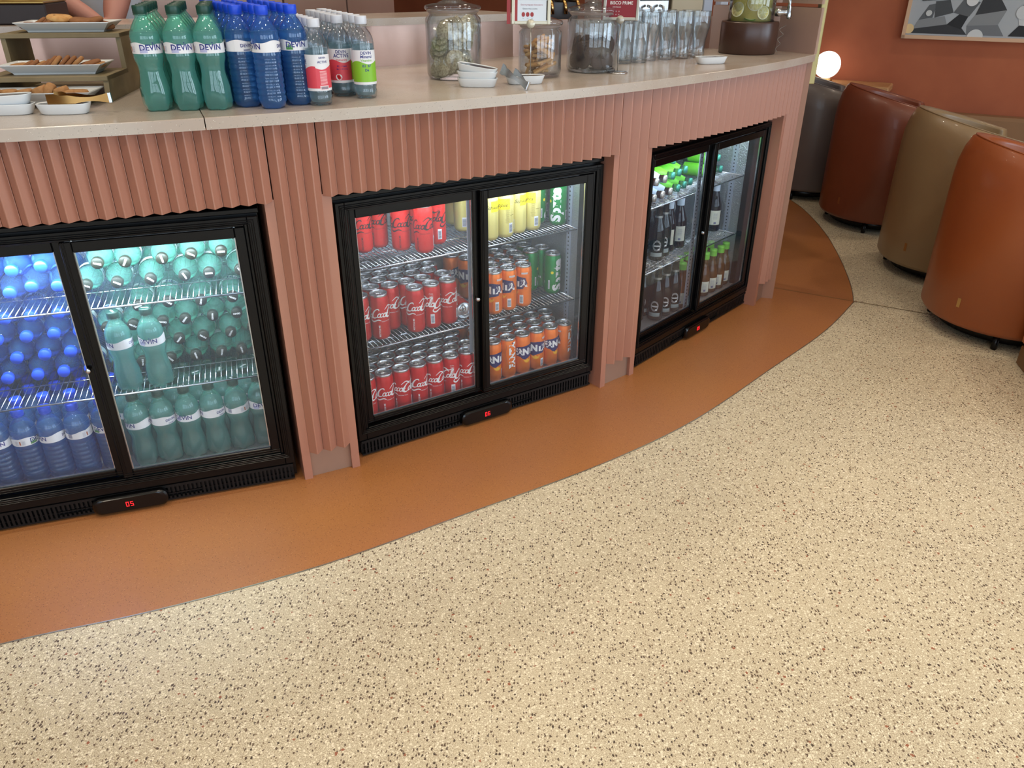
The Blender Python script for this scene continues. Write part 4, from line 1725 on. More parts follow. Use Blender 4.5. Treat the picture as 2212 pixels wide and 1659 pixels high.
def plate(loc, rz, label, w_=.255, d=.115):
    t = thing('serving_plate', label, 'plate', loc, rz, 'long white biscuit plates')
    mb = MB()
    L, D = w_ / 2, d / 2

    def rng(k, z):
        return [(-L * k[0], -D * k[1], z), (L * k[0], -D * k[1], z), (L * k[0], D * k[1], z), (-L * k[0], D * k[1], z)]
    lv = [rng((.80, .60), 0), rng((.82, .62), .004), rng((.98, .97), .0215), rng((1, 1), .0225), rng((1, 1), .0245), rng((.975, .95), .0240), rng((.80, .62), .007), rng((.78, .58), .006)]
    vs = sum(lv, [])
    fs = [(3, 2, 1, 0), tuple(range(28, 32))]
    for j in range(7):
        for i in range(4):
            fs.append((j * 4 + i, j * 4 + (i + 1) % 4, (j + 1) * 4 + (i + 1) % 4, (j + 1) * 4 + i))
    mb.add(vs, fs)
    mb.build('plate_body', WHITE, t)
    return t


def rw(x, y, z):
    return Mr @ Vector((x, y, z))


plate(rw(-.140, .262, .1468), RZ, 'long white plate of biscuits on the upper tier of the stand', .232, .13)
plate(rw(-.135, .095, .0608), RZ, 'long white plate of ginger biscuits on the lower tier of the stand', .236, .12)
plate(rw(-.145, .020 - .055, .0 + .012), RZ, 'long white plate of round biscuits set before the oak stand', .260, .12)


def biscuit(r, h, mat, name='biscuit', oval=1, group=None):
    mb = MB()
    mb.lathe([(0, 0), (r * .9, 0), (r, h * .3), (r * .98, h * .75), (r * .86, h), (0, h * 1.03)], 20, rfun=lambda rr, z, a: rr * (1 + .025 * math.sin(5 * a + rr * 50)) * (math.sqrt((math.cos(a) * oval) ** 2 + math.sin(a) ** 2)))
    o = mb.build(name, mat)
    tag(o, 'x', 'biscuit', group)
    o.location = (0, 0, -5)
    return o


BU1 = biscuit(.025, .011, CRUST2, 'biscuit', 1.3, 'biscuits on the upper plate')
BU2 = biscuit(.025, .010, GINGER, 'biscuit', 1.2, 'biscuits on the upper plate')
xs = [(-.093, -8, 0, 1, 0), (-.078, 28, .005, 1, 0), (-.058, 40, .006, 1, 0), (-.046, 36, .008, 1, 0), (-.030, 0, 0, 0, 0), (-.022, 3, .0095, 0, 0), (-.018, -4, .019, 0, 0), (.000, 15, .004, 1, 0), (.018, 12, .005, 0, 0), (.034, -6, .012, 1, 0), (.040, 2, .003, 0, 0), (.058, 10, .012, 1, 0), (.066, -12, .003, 1, 0), (.083, -14, .003, 1, 0)]


def on_plate(proto, x, dy, z, tilt, base, label, tx=0, spin=0):
    c = base
    v = c + Vector((x * math.cos(RZ) - dy * math.sin(RZ), x * math.sin(RZ) + dy * math.cos(RZ), z))
    r_ = (Matrix.Rotation(RZ + spin, 4, 'Z') @ Matrix.Rotation(R(tilt), 4, 'Y') @ Matrix.Rotation(R(tx), 4, 'X')).to_euler()
    put(proto, v, r_, label)


pb = rw(-.140, .262, .1468)
for i, (x, ti, z, kind, _) in enumerate(xs):
    on_plate(BU2 if kind else BU1, x, -.012 + .006 * (i % 3), .0085 + z, -ti, pb, ('brown' if kind else 'pale golden') + ' biscuit, %s from the left on the upper-tier plate' % (ORD[i] if i < 13 else 'last'), 8)
BG = biscuit(.0235, .009, GINGER, 'biscuit', 1.25, 'ginger biscuits on the lower-tier plate')
BG2 = biscuit(.0225, .010, CRUST, 'biscuit', 1.2, 'ginger biscuits on the lower-tier plate')
pb = rw(-.135, .095, .0608)
for i in range(13):
    x = -.094 + i * .0155
    ti = [8, 24, 30, 20, 34, 40, 46, 44, 40, 36, 20, 14, 10][i]
    on_plate(BG if i % 3 else BG2, x, -.010 + .006 * (i % 2), .010 + (.007 if i in (5, 6, 7, 8, 9, 11) else .002), -ti, pb, 'ginger biscuit, %s from the left on the lower-tier plate' % ORD[i], 6)
BR = biscuit(.0185, .018, CRUST, 'biscuit', 1, 'thick round biscuits on the front plate')
pb = rw(-.145, .020 - .055, .012)
for i, (x, ti, z) in enumerate([(-.095, 4, 0), (-.060, 0, 0), (-.025, -6, 0), (.012, -20, .006), (.038, -62, .010), (.058, -16, .004), (.077, 0, -.003), (.098, 3, -.003)]):
    on_plate(BR, x - .006, -.004, .009 + z, ti, pb, 'thick round biscuit, %s from the left on the front plate' % ORD[i])


# ------------------------------------------------------------------ small oval dishes and tongs
def oval_dish(L=.058, D=.028, H=.023):
    t = thing('oval_dish', 'x', 'dish', (0, 0, -5), 0, 'small white oval dishes')
    mb = MB()
    n = 32

    def ring(l, d, z):
        o = []
        for i in range(n):
            a = 2 * PI * i / n
            c, s = math.cos(a), math.sin(a)
            e = .62
            o.append((l * math.copysign(abs(c) ** e, c), d * math.copysign(abs(s) ** e, s), z))
        return o
    lv = [ring(L * .80, D * .78, 0), ring(L * .86, D * .84, .002), ring(L * .99, D, H - .001), ring(L, D * 1.01, H), ring(L * .95, D * .92, H), ring(L * .82, D * .78, .005), ring(L * .5, D * .4, .004)]
    vs = sum(lv, [])
    fs = [tuple(range(n))[::-1], tuple(range(6 * n, 7 * n))]
    for j in range(6):
        for i in range(n):
            fs.append((j * n + i, j * n + (i + 1) % n, (j + 1) * n + (i + 1) % n, (j + 1) * n + i))
    mb.add(vs, fs, True)
    mb.build('dish_body', WHITE, t)
    mb = MB()
    mb.add(ring(L * .955, D * .93, .0215), [tuple(range(n))])
    mb.build('dish_glaze', P('slate_glaze', (58, 64, 76), .2), t, label='dark slate-blue glazed inside')
    return t


DISH = oval_dish()
put(DISH, (-1.150, 1.855, ZT + .0005), (0, 0, R(12)), 'lower white oval dish of the pair under the front plate')
put(DISH, (-1.153, 1.856, ZT + .0195), (0, R(-2), R(14)), 'upper white oval dish with dark glaze, stacked below the front plate')
put(DISH, (-1.028, 1.868, ZT + .0005), (0, 0, R(8)), 'white oval dish carrying the golden tongs')
put(DISH, (-.100, 2.352, ZT + .0005), (0, 0, R(-6)), 'bottom white oval dish of the stack of three before the tall jar')
put(DISH, (-.101, 2.352, ZT + .0180), (0, R(1), R(-8)), 'middle white oval dish of the stack of three')
put(DISH, (-.103, 2.353, ZT + .0335), (0, R(8), R(-14)), 'top dish of the stack of three, tilted, dark glaze showing')
put(DISH, (.035, 2.420, ZT + .0005), (0, 0, R(10)), 'white oval dish under the steel tongs beside the small jar')
put(DISH, (.705, 2.985, ZT + .0005), (0, 0, R(14)), 'single white oval dish with dark glaze beside the beer glasses')


def tongs(name, label, mat, loc, rot, L=.15):
    t = thing(name, label, 'tongs', loc, 0, rot=rot)
    for s in (-1, 1):
        mb = MB()
        top, bot = [], []
        n = 14
        for i in range(n + 1):
            u = i / n
            x = L * u
            y = s * (.004 + .017 * math.sin(u * PI * .62))
            w_ = .0105 - .006 * math.sin(min(1, u * 1.6) * PI) * (1 if u < .62 else .3) + (.004 if u > .85 else 0)
            top.append((x, y, w_))
            bot.append((x, y, -w_))
        mb.strip(top, bot, True)
        mb.strip([(p[0], p[1] + s * .0012, p[2]) for p in bot], [(p[0], p[1] + s * .0012, p[2]) for p in top], True)
        mb.build('arm', mat, t)
    mb = MB()
    n = 10
    o_ = [(-.006 * math.cos(-PI / 2 + PI * i / n) , .0055 * math.sin(-PI / 2 + PI * i / n)) for i in range(n + 1)]
    mb.strip([(x, y, .0105) for x, y in o_], [(x, y, -.0105) for x, y in o_], True)
    mb.strip([(x * .8, y * .8, -.0105) for x, y in o_], [(x * .8, y * .8, .0105) for x, y in o_], True)
    mb.build('spring_bend', STEEL, t)
    return t


GOLD = P('golden_steel', (170, 130, 78), .22, 1)
tongs('serving_tongs', 'golden steel serving tongs lying across an oval dish', GOLD, (-.925, 1.878, ZT + .034), (R(0), R(2), R(184)), .130)
tongs('serving_tongs', 'brushed steel serving tongs leaning on a white oval dish', STEEL, (.040, 2.275, ZT + .0125), (R(20), R(-9), R(112)), .15)


# ------------------------------------------------------------------ glass jars
def jar(name, label, x, y, r, h, lid=True, lidh=.05, r_neck=None):
    t = thing(name, label, 'jar', (x, y, ZT + .0006), 0, 'clear glass biscuit jars')
    rn = r_neck or r * .86
    mb = MB()
    mb.lathe([(0, .003), (r * .86, .001), (r * .95, .004), (r, .014), (r, h * .84), (r * .985, h * .90), (rn, h * .955), (rn, h * .975), (rn + .004, h * .98), (rn + .004, h)], 48)
    mb.lathe([(0, .010), (r * .90, .009), (r - .004, .018), (r - .004, h * .83), (rn - .003, h * .96), (rn - .003, h)], 48)
    mb.build('jar_body', GLASS, t)
    mb = MB()
    rr = rn + .010
    mb.lathe([(rn - .002, h + .002), (rr, h + .004), (rr + .003, h + .010), (rr, h + .016), (rn * .8, h + .022), (rn * .4, h + .030), (.014, h + .036), (.011, h + .042), (.020, h + .052), (.024, h + .062), (.018, h + .070), (0, h + .073)], 48)
    l = mb.build('jar_lid', GLASS, t)
    mb = MB()
    mb.lathe([(rn - .004, h - .004), (rn + .001, h - .004), (rn + .006, h), (rn + .006, h + .004), (rn - .004, h + .004)], 48)
    mb.build('sealing_ring', clear('silicone', (226, 216, 210), .3, 1.4, .45, (214, 200, 196)), l, label='frosted silicone sealing ring')
    return t


J1 = (-.179, 2.552, .083, .185)
J2 = (.083, 2.598, .066, .142)
J3 = (.258, 2.742, .083, .172)
jar('biscuit_jar', 'tall lidded glass jar of wrapped pale crackers', *J1)
jar('biscuit_jar', 'smaller lidded glass jar of broken golden biscuits', *J2)
jar('biscuit_jar', 'wide lidded glass jar half full of chocolate biscuits', *J3)

# wrapped crackers of the tall jar
mb = MB()
t = thing('wrapped_cracker', 'x', 'cracker', (0, 0, -5), 0, 'wrapped crackers in the tall jar')
mb.lathe([(0, 0), (.0255, 0), (.027, .002), (.027, .0065), (.0255, .0085), (0, .0085)], 26)
mb.build('cracker', RICE, t)
mb = MB()
rr = random.Random(2)
pts = []
for i in range(24):
    a = 2 * PI * i / 24
    e = .030 + (.008 if abs(math.cos(a)) > .6 else 0) + rr.uniform(-.002, .002)
    pts.append((e * math.cos(a), e * math.sin(a), .0043 + rr.uniform(-.002, .002)))
for zz in (.0115, -.003):
    n = 24
    inner = [(.018 * math.cos(2 * PI * i / n), .018 * math.sin(2 * PI * i / n), zz + rr.uniform(-.001, .001)) for i in range(n)]
    mb.add(pts + inner, [(i, (i + 1) % n, (i + 1) % n + n, i + n) for i in range(n)] + [tuple(range(n, 2 * n))])
mb.build('wrapper', clear('cellophane', (250, 250, 248), .08, 1.5, gain=1.5), t, label='crinkled clear cellophane wrapper')
WC = t
jx, jy, jr = J1[:3]
cnt = [0]


def cracker(ax, r0, z, tilt, spin=0, off=0):
    """ax: direction round the jar (degrees, 0 towards the camera side), standing on edge by tilt"""
    a = R(-90 + ax)
    v = Vector((jx + (r0) * math.cos(a), jy + r0 * math.sin(a), ZT + z))
    r_ = (Matrix.Rotation(a + PI / 2 + R(spin), 4, 'Z') @ Matrix.Rotation(R(tilt), 4, 'X')).to_euler()
    cnt[0] += 1
    hgt = 'low' if z < .06 else ('halfway up' if z < .105 else 'near the top')
    where = 'facing outwards' if tilt > 60 and abs(spin) < 20 else 'packed on edge'
    put(WC, v, r_, 'wrapped pale cracker %s in the tall jar, %s' % (where, hgt))


cracker(8, .050, .058, 80, 0)
cracker(-22, .052, .135, 78, 0)
for s_, z in ((-1, .045), (1, .040), (-1, .10), (1, .108)):
    for i in range(4):
        cracker(s_ * (62 - i * 3), .040 - i * .001, z + i * .002, 84, 82 + s_ * 4 * i, 0)
        o = None
        jx += .0125 * s_ * (-1 if i < 3 else 3)
for z in (.022, .034, .046):
    cracker(20, .030, z, 10 + z * 100, 0)
for z in (.085, .098, .155):
    cracker(180, .012, z, 14, 30)
for i in range(3):
    cracker(150 + 30 * i, .045, .060 + .035 * i, 75, 10)
for i in range(3):
    cracker(30, .040, .150 - .004 * i, 60 - 10 * i, 70 - 8 * i)
for i in range(4):
    cracker(-70 + 12 * i, .046, .075 + .014 * i, 80 - 6 * i, 60 - 25 * i)
for i in range(4):
    cracker(75 - 20 * i, .048, .150 - .01 * i, 82, -50 + 30 * i)
for i in range(3):
    cracker(-60 + 30 * i, .050, .026 + .006 * i, 70, 40 - 50 * i)
jx = J1[0]

# golden broken biscuits of the small jar
mb = MB()
mb.bbox(-.026, .026, -.0095, .0095, -.0045, .0045, .0028)
BS = mb.build('biscuit', CRUST2)
tag(BS, 'x', 'biscuit', 'golden biscuits in the small jar')
rr = random.Random(9)
items = []
for i in range(34):
    z = .020 + .0026 * i
    a = i * 2.4
    rad = .040 if i % 3 else .012
    if z > .08:
        rad *= .8
    v = Vector((J2[0] + rad * math.cos(a) * .85, J2[1] + rad * math.sin(a) * .85, ZT + z))
    e = (rr.uniform(-.5, .5), rr.uniform(-.55, .55), a + PI / 2 + rr.uniform(-.4, .4))
    if i in (4, 12):
        e = (.3, 1.25, a)
    put(BS, v, e, 'finger of golden biscuit jumbled in the small jar, %s' % ('low down' if i < 9 else ('halfway up' if i < 18 else 'on top')), 'golden biscuits in the small jar')
BC = biscuit(.027, .011, CHOC, 'biscuit', 1, 'chocolate biscuits in the wide jar')
k = 0
for ringi, (rad, n, z) in enumerate(((.052, 9, .036), (.052, 9, .080), (.020, 4, .038), (.020, 3, .074))):
    for i in range(n):
        a = 2 * PI * i / n + ringi * .4
        v = Vector((J3[0] + rad * math.cos(a), J3[1] + rad * math.sin(a), ZT + z))
        if ringi == 1 and i in (5, 6, 7):
            v.z -= .014
        r_ = (Matrix.Rotation(a + PI / 2 + (.5 if i % 2 else -.2), 4, 'Z') @ Matrix.Rotation(R(80 + 8 * (i % 3 - 1)), 4, 'X')).to_euler()
        if ringi > 1:
            r_ = (Matrix.Rotation(a, 4, 'Z') @ Matrix.Rotation(R(25), 4, 'X')).to_euler()
        put(BC, v, r_, 'round chocolate biscuit standing in the wide jar, %s layer' % ('bottom' if z < .05 else 'top'), 'chocolate biscuits in the wide jar')


# ------------------------------------------------------------------ sign stands
def sign(x, y, yaw, label, frame, content, hh, w_=.112, h_=.074, base=True, lean=-8):
    t = thing('sign_stand', label, 'sign', (x, y, ZT + .0006), yaw, 'metal menu card stands')
    mb = MB()
    mb.lathe([(0, .004), (.030, .004), (.033, .002), (.033, 0), (0, 0)], 36)
    mb.build('base', STEEL, t)
    mb = MB()
    mb.tube([(0, 0, .003), (0, 0, hh)], .0016, 8)
    mb.build('pole', STEEL, t)
    M = Matrix.Translation((0, -.004, hh + h_ / 2 - .004)) @ Matrix.Rotation(R(lean), 4, 'X')
    mb = MB()
    ringbox(mb, -w_ / 2, w_ / 2, -h_ / 2, h_ / 2, .009, -.003, .003)
    mb.bbox(-w_ / 2 + .005, w_ / 2 - .005, .001, .003, -h_ / 2 + .005, h_ / 2 - .005, .0005)
    mb.lathe([(0, -.0042), (.012, -.0042), (.012, .0035), (0, .0035)], 20, M=Matrix.Translation((0, 0, -h_ / 2 + .002)) @ Matrix.Rotation(PI / 2, 4, 'X'))
    mb.v = [tuple(M @ Vector(v)) for v in mb.v]
    mb.build('frame', frame, t)
    content(t, M, w_ - .018, h_ - .018)
    return t


def quad(mb, x0, x1, z0, z1, y, M):
    mb.add([M @ Vector(p) for p in ((x0, y, z0), (x1, y, z0), (x1, y, z1), (x0, y, z1))], [(0, 1, 2, 3)])


def txt(mb, s, size, x, z, y, M, **k):
    mbtext(mb, s, size, lambda a, b: M @ Vector((x + a, y, z + b)), **k)


def card1(t, M, w_, h_):
    mb = MB()
    quad(mb, -w_ / 2, w_ / 2, -h_ / 2, h_ / 2, -.0005, M)
    c = mb.build('card', P('white_card', (214, 224, 236), .5), t)
    mb = MB()
    quad(mb, -w_ / 2, -w_ / 2 + .008, -h_ / 2, h_ / 2, -.001, M)
    for i in range(3):
        mb.add([M @ Vector((-.022 + i * .0125 + .005 * math.cos(2 * PI * q / 18), -.001, -.011 + .0062 * math.sin(2 * PI * q / 18))) for q in range(18)], [tuple(range(18))])
    quad(mb, -w_ / 2 - .023, -w_ / 2 - .012, -h_ / 2 - .008, h_ / 2 + .002, .002, M)
    mb.build('red_print', P('brick_red_print', (156, 52, 56), .5), c)
    mb = MB()
    quad(mb, w_ / 2 - .003, w_ / 2, -h_ / 2 + .002, h_ / 2 - .002, -.001, M)
    mb.build('dark_edge', DARK, c)
    mb = MB()
    txt(mb, 'Безглутенови бисквити', .0056, .002, .014, -.001, M)
    mb.build('lettering', P('pink_grey_ink', (170, 100, 120), .5), c)
    mb = MB()
    txt(mb, 'Gluten free cookie', .0056, -.003, .004, -.001, M)
    for i in range(3):
        txt(mb, 'min', .003, -.022 + i * .0125, -.021, -.001, M)
    mb.build('grey_lettering', P('grey_ink', (90, 96, 110), .5), c)


def card2(t, M, w_, h_):
    mb = MB()
    quad(mb, -w_ / 2, w_ / 2, -h_ / 2, h_ / 2, -.0005, M)
    c = mb.build('card', P('crimson_card', (132, 24, 40), .5), t)
    mb = MB()
    quad(mb, -w_ / 2 - .0145, -w_ / 2 - .0095, -h_ / 2 - .008, h_ / 2 + .004, .002, M)
    mb.build('second_card', P('dark_red_card', (110, 26, 36), .5), c)
    mb = MB()
    txt(mb, 'BISCO PRIME', .0125, .0, .012, -.001, M, bold=.01)
    txt(mb, 'mini biscuit', .0056, -.014, .001, -.001, M)
    for i in range(3):
        for z in (-.011, -.020):
            txt(mb, 'o', .006, -.024 + i * .009, z, -.001, M)
    mb.build('lettering', WHITEP, c)


CHAMP = P('champagne_metal', (206, 202, 184), .35, .3)
GREYM = P('grey_metal', (176, 172, 162), .35, .5)
sign(.052, 2.475, R(-4), 'card stand with white gluten-free card before the small jar', CHAMP, card1, .158)
sign(.338, 2.690, R(-14), 'card stand with crimson card before the drinking glasses', GREYM, card2, .158)


# ------------------------------------------------------------------ drinking glasses
def glass(kind):
    t = MB()
    if kind == 'beer':
        pr = [(0, .012), (.020, .010), (.022, .014), (.0205, .030), (.022, .055), (.028, .085), (.0330, .105), (.0345, .122), (.0335, .158), (.0340, .160), (.0360, .160), (.0365, .158), (.0372, .122), (.0355, .104), (.0300, .083), (.0240, .055), (.0232, .030), (.0265, .004), (.0255, .0), (0, .001)]
    else:
        pr = [(0, .012), (.026, .010), (.0275, .016), (.0315, .128), (.0322, .130), (.0335, .130), (.0338, .128), (.0300, .006), (.0285, 0), (0, .001)]
    t.lathe(pr, 30)
    o = t.build('drinking_glass', GLASS)
    o.location = (0, 0, -5)
    return tag(o, 'x', 'glass', 'curved beer glasses' if kind == 'beer' else 'straight tumblers')


BGL, SGL = glass('beer'), glass('straight')
gx, gy = .083, .034
for r_ in range(4):
    for c in range(4):
        x = .500 + c * .068 - r_ * .020
        y = 3.090 + c * .040 + r_ * .078
        if ang(x, y) and math.hypot(x - CX, y - CY) > 4.02 or True:
            if r_ == 3 and c > 1 or (r_ == 2 and c == 3):
                continue
            put(BGL, (x, y, ZT + .0006), (0, 0, r_ + c), 'curved clear beer glass, %s from the left in the %s row' % (ORD[c], ROW[r_]))
for r_ in range(4):
    for c in range(3):
        put(SGL, (.330 + c * .058 - r_ * .025 + .006, 2.948 + c * .036 + r_ * .072 - (.0 if c else 0), ZT + .0006), (0, 0, r_ + c), 'straight clear tumbler, %s from the left in the %s row' % (ORD[c], ROW[r_]))

# ------------------------------------------------------------------ drinks dispenser
dx, dy = .942, 3.398
dsp = thing('drinks_dispenser', 'clear drinks dispenser of citrus water on a dark walnut drum', 'dispenser', (dx, dy, ZT + .0006), R(-12))
mb = MB()
mb.lathe([(0, .001), (.108, 0), (.111, .003), (.111, .112), (.109, .116), (.092, .116), (.092, .108), (0, .108)], 56)
mb.build('wooden_drum', DWOOD, dsp)
mb = MB()
mb.lathe([(0, .110), (.085, .110), (.089, .116), (.089, .36), (.087, .36), (.0865, .12), (0, .114)], 48)
mb.build('glass_tank', GLASS, dsp)
mb = MB()
mb.lathe([(0, .116), (.076, .118), (.076, .33), (0, .331)], 40)
mb.build('citrus_water', clear('citrus_water', (250, 246, 190), .05, 1.33, .8, (246, 240, 150), gain=.5), dsp, label='pale yellow citrus water')
mb = MB()
mb.lathe([(0, 0), (.012, 0), (.015, .003), (.015, .022), (.011, .024), (.011, .045), (.0, .045)], 20, M=Matrix.Translation((.088, -.030, .150)) @ Matrix.Rotation(PI / 2, 4, 'Y') @ Matrix.Rotation(R(20), 4, 'X'))
mb.tube([(.135, -.047, .205), (.134, -.047, .17), (.136, -.048, .150), (.139, -.049, .135), (.139, -.049, .128)], [.010, .007, .008, .010, .0085], 12)
mb.tube([(.110, -.040, .205), (.155, -.055, .207)], [.006, .010], 10)
mb.build('tap', CHROME, dsp, label='chrome push tap')
mb = MB()
pts = []
for i in range(70):
    u = i / 69
    pts.append((.112 + .012 + .010 * math.cos(u * 18) * (1 - .5 * u) - .012 * u, -.035 + .010 * math.sin(u * 18) * (1 - .5 * u), .105 - .098 * u))
mb.tube(pts, .0009, 5)
mb.build('coiled_cable', clear('pale_cable', (200, 196, 190), .2, 1.4, .7, (200, 196, 188)), dsp, label='thin pale coiled cable')
SL = []
cit = P('citrus_rind', (232, 232, 190), .5)
flesh = P('citrus_flesh', (244, 238, 176), .4, vary=(90, (232, 220, 120), .2))
limeR = P('lime_rind', (120, 160, 40), .5)


def slice_(name, rind, label, x, y, z, e, r=.026):
    t = thing(name, label, 'citrus slice', (dx + x, dy + y, ZT + z), 0, 'citrus slices in the dispenser', rot=e)
    mb = MB()
    mb.lathe([(r * .88, -.002), (r, -.002), (r, .002), (r * .88, .002)], 28)
    mb.build('rind', rind, t)
    mb = MB()
    mb.lathe([(0, .0018), (r * .88, .0018), (r * .88, -.0018), (0, -.0018)], 28)
    f_ = mb.build('flesh', flesh, t)
    mb = MB()
    for i in range(9):
        a = 2 * PI * i / 9
        d = Vector((math.cos(a), math.sin(a), 0))
        n_ = Vector((-d.y, d.x, 0)) * .0006
        for s_ in (1, -1):
            mb.add([d * .003 + n_ + Vector((0, 0, .0021 * s_)), d * r * .86 + n_ + Vector((0, 0, .0021 * s_)), d * r * .86 - n_ + Vector((0, 0, .0021 * s_)), d * .003 - n_ + Vector((0, 0, .0021 * s_))], [(0, 1, 2, 3)])
    mb.build('membrane', cit, f_)


slice_('lemon_slice', cit, 'lemon slice against the left of the dispenser tank', -.068, -.048, .160, (R(80), 0, R(-52)), .027)
slice_('lemon_slice', cit, 'large pale lemon slice in the middle of the tank, above the others', -.012, -.078, .185, (R(84), 0, R(-10)), .030)
slice_('lemon_slice', cit, 'lemon slice low on the right of the dispenser tank', .022, -.080, .150, (R(86), 0, R(14)), .024)
slice_('lime_slice', limeR, 'green lime slice lying at the bottom of the tank', -.020, -.060, .130, (R(18), 0, 0), .024)
slice_('lemon_slice', cit, 'highest lemon slice in the tank, under the tap side', .045, -.058, .235, (R(80), 0, R(40)), .026)
slice_('lemon_slice', cit, 'highest lemon slice on the left side of the tank', -.062, -.045, .240, (R(80), 0, R(-50)), .027)

# ------------------------------------------------------------------ things behind the bar
# back bar of bronze cabinet fronts
bb = thing('back_bar_cabinet', 'tall back bar of brushed bronze cabinet fronts with dark joints', 'cabinet', (0, 5.4, 0), 0)
arcb = arc(2.15, -12, 62, 7)
for i in range(7):
    (x0, y0), (x1, y1) = arcb[i], arcb[i + 1]
    v0, v1 = Vector((x0, y0, 0)), Vector((x1, y1, 0))
    d = (v1 - v0).normalized()
    v0, v1 = v0 + d * .006, v1 - d * .006
    n_ = Vector((-d.y, d.x, 0)) * .03
    mb = MB()
    mb.prism([(p.x, p.y - 5.4) for p in (v0, v1, v1 + n_, v0 + n_)], .05, 1.62)
    mb.build('cabinet_front', COPPER if i < 4 else ENDM, bb)
mb = MB()
oo, ii = arc(2.12, -12, 62, 30), arc(1.6, -12, 62, 30)
mb.prism([(x, y - 5.4) for x, y in oo + ii[::-1]], 0, 1.60)
mb.build('carcass', DARK, bb)
mb = MB()
oo, ii = arc(2.17, -12, 62, 30), arc(1.6, -12, 62, 30)
mb.prism([(x, y - 5.4) for x, y in oo + ii[::-1]], 1.622, 1.65)
mb.build('top_board', STONE, bb)
# things standing on the ledge and just behind it
mb = MB()
mb.bbox(-.17, .17, -.10, .10, 0, .02, .004)
t = thing('bread_tray', 'dark tray with golden food behind the biscuit stand', 'tray', (-1.62, 2.50, 1.190), R(12))
mb = MB()
mb.bbox(-.30, .27, -.10, .12, 0, .055, .004)
mb.build('tray_body', P('dark_brown_tray', (44, 34, 34), .5), t)
mb = MB()
mb.bbox(-.30, .27, -.105, .12, .055, .061, .002)
mb.build('tray_rim', P('gold_rim', (170, 140, 80), .3, .8), t, label='thin golden rim')
for i in range(6):
    o = biscuit(.032, .03, P('golden_pastry', (214, 176, 84), .5), 'pastry', 1.2, 'golden pastries on the dark tray') if i == 0 else o
    put(o, (-1.78 + .07 * i, 2.56 + .015 * i, 1.252), (0, 0, i), 'small golden pastry, %s from the left on the dark tray' % ORD[i], 'golden pastries on the dark tray')
    o['category'] = 'pastry'
mc = thing('coffee_machine', 'polished steel machine with black trim behind the beer glasses', 'coffee machine', (.56, 4.02, 1.02), R(30))
mb = MB()
mb.bbox(-.20, .12, -.12, .12, .0, .36, .012)
mb.build('housing', STEEL, mc)
mb = MB()
mb.bbox(-.185, .06, -.128, -.12, .04, .13, .004)
mb.bbox(-.19, .11, -.126, -.12, .19, .33, .004)
mb.build('front_panel', BLK2, mc)
mb = MB()
for i in range(4):
    mb.tube([(-.16 + .07 * i, -.13, .17), (-.16 + .07 * i, -.155, .165), (-.16 + .07 * i, -.16, .145)], .006, 8)
mb.build('spout', CHROME, mc)
mb = MB()
mb.bbox(-.8, .30, -.22, .22, .0, 1.02, .004)
o = mb.build('back_counter', COPPER, loc=(.86, 4.16, 0))
o.rotation_euler = (0, 0, R(14))
tag(o, 'back counter of brushed bronze behind the beer glasses', 'counter')
for i, (x, y, sx, h, c, lab) in enumerate([(.80, 4.02, .075, .24, (222, 206, 176), 'cream carton standing behind the dispenser'), (.905, 4.06, .022, .24, (206, 214, 230), 'narrow white carton beside the cream carton'), (.985, 4.08, .020, .22, (210, 214, 226), 'narrow white carton nearest the end panel')]):
    t = thing('carton', lab, 'carton', (x, y, 1.021), R(10))
    mb = MB()
    mb.bbox(-sx, sx, -.03, .03, 0, h, .003)
    mb.build('box', P('carton_%d' % i, c, .6), t)
    mb = MB()
    mb.bbox(-sx * .98, sx * .98, -.0305, -.0300, h * .35, h * .42, .0002)
    mb.build('printed_band', P('tan_print', (180, 150, 110), .6), t)
tp = thing('beer_tap', 'brass and chrome beer tap tower behind the gluten-free sign', 'beer tap', (.14, 3.66, 1.02), R(30))
mb = MB()
mb.box(-.15, .15, -.08, .08, 0, .02)
mb.build('drip_tray', STEEL, tp)
mb = MB()
mb.bbox(-.14, .14, -.045, .045, .02, .34, .01)
mb.build('tower', P('tower_dark', (40, 26, 22), .3), tp)
mb = MB()
for i in range(4):
    x = -.10 + .066 * i
    mb.tube([(x, -.045, .20), (x, -.09, .20), (x, -.10, .185), (x, -.105, .15)], .008, 10)
    mb.lathe([(0, .20), (.008, .20), (.012, .26), (.012, .32), (0, .325)], 12, (x, -.07))
mb.build('spout', P('brass_tap', (210, 170, 110), .2, 1), tp)

# ------------------------------------------------------------------ person behind the bar
SKIN = P('skin', (176, 122, 108), .55)
px, py = -1.48, 3.10
pers = thing('person', 'person in a white shirt behind the bar, one bare arm bent', 'person', (px, py, 0), R(-28))


def skin_mesh(name, verts, edges, radii, mat, parent, root=0, sub=2):
    me = bpy.data.meshes.new(name)
    me.from_pydata(verts, edges, [])
    o = bpy.data.objects.new(name, me)
    col.objects.link(o)
    o.modifiers.new('skin', 'SKIN')
    s = o.modifiers.new('subsurf', 'SUBSURF')
    s.levels = s.render_levels = sub
    lay = me.skin_vertices
    if not lay:
        # the layer appears with the modifier in a context-free way through bmesh
        import bmesh
        b = bmesh.new()
        b.from_mesh(me)
        b.verts.layers.skin.verify()
        b.to_mesh(me)
        b.free()
        lay = me.skin_vertices
    for i, r in enumerate(radii):
        r = r if isinstance(r, tuple) else (r, r)
        lay[0].data[i].radius = r
        lay[0].data[i].use_root = i == root
    dg = bpy.context.evaluated_depsgraph_get()
    m2 = bpy.data.meshes.new_from_object(o.evaluated_get(dg))
    o.modifiers.clear()
    o.data = m2
    m2.materials.clear()
    m2.materials.append(mat)
    for p in m2.polygons:
        p.use_smooth = True
    o.parent = parent
    return o


V_, E_, Q_ = [], [], []


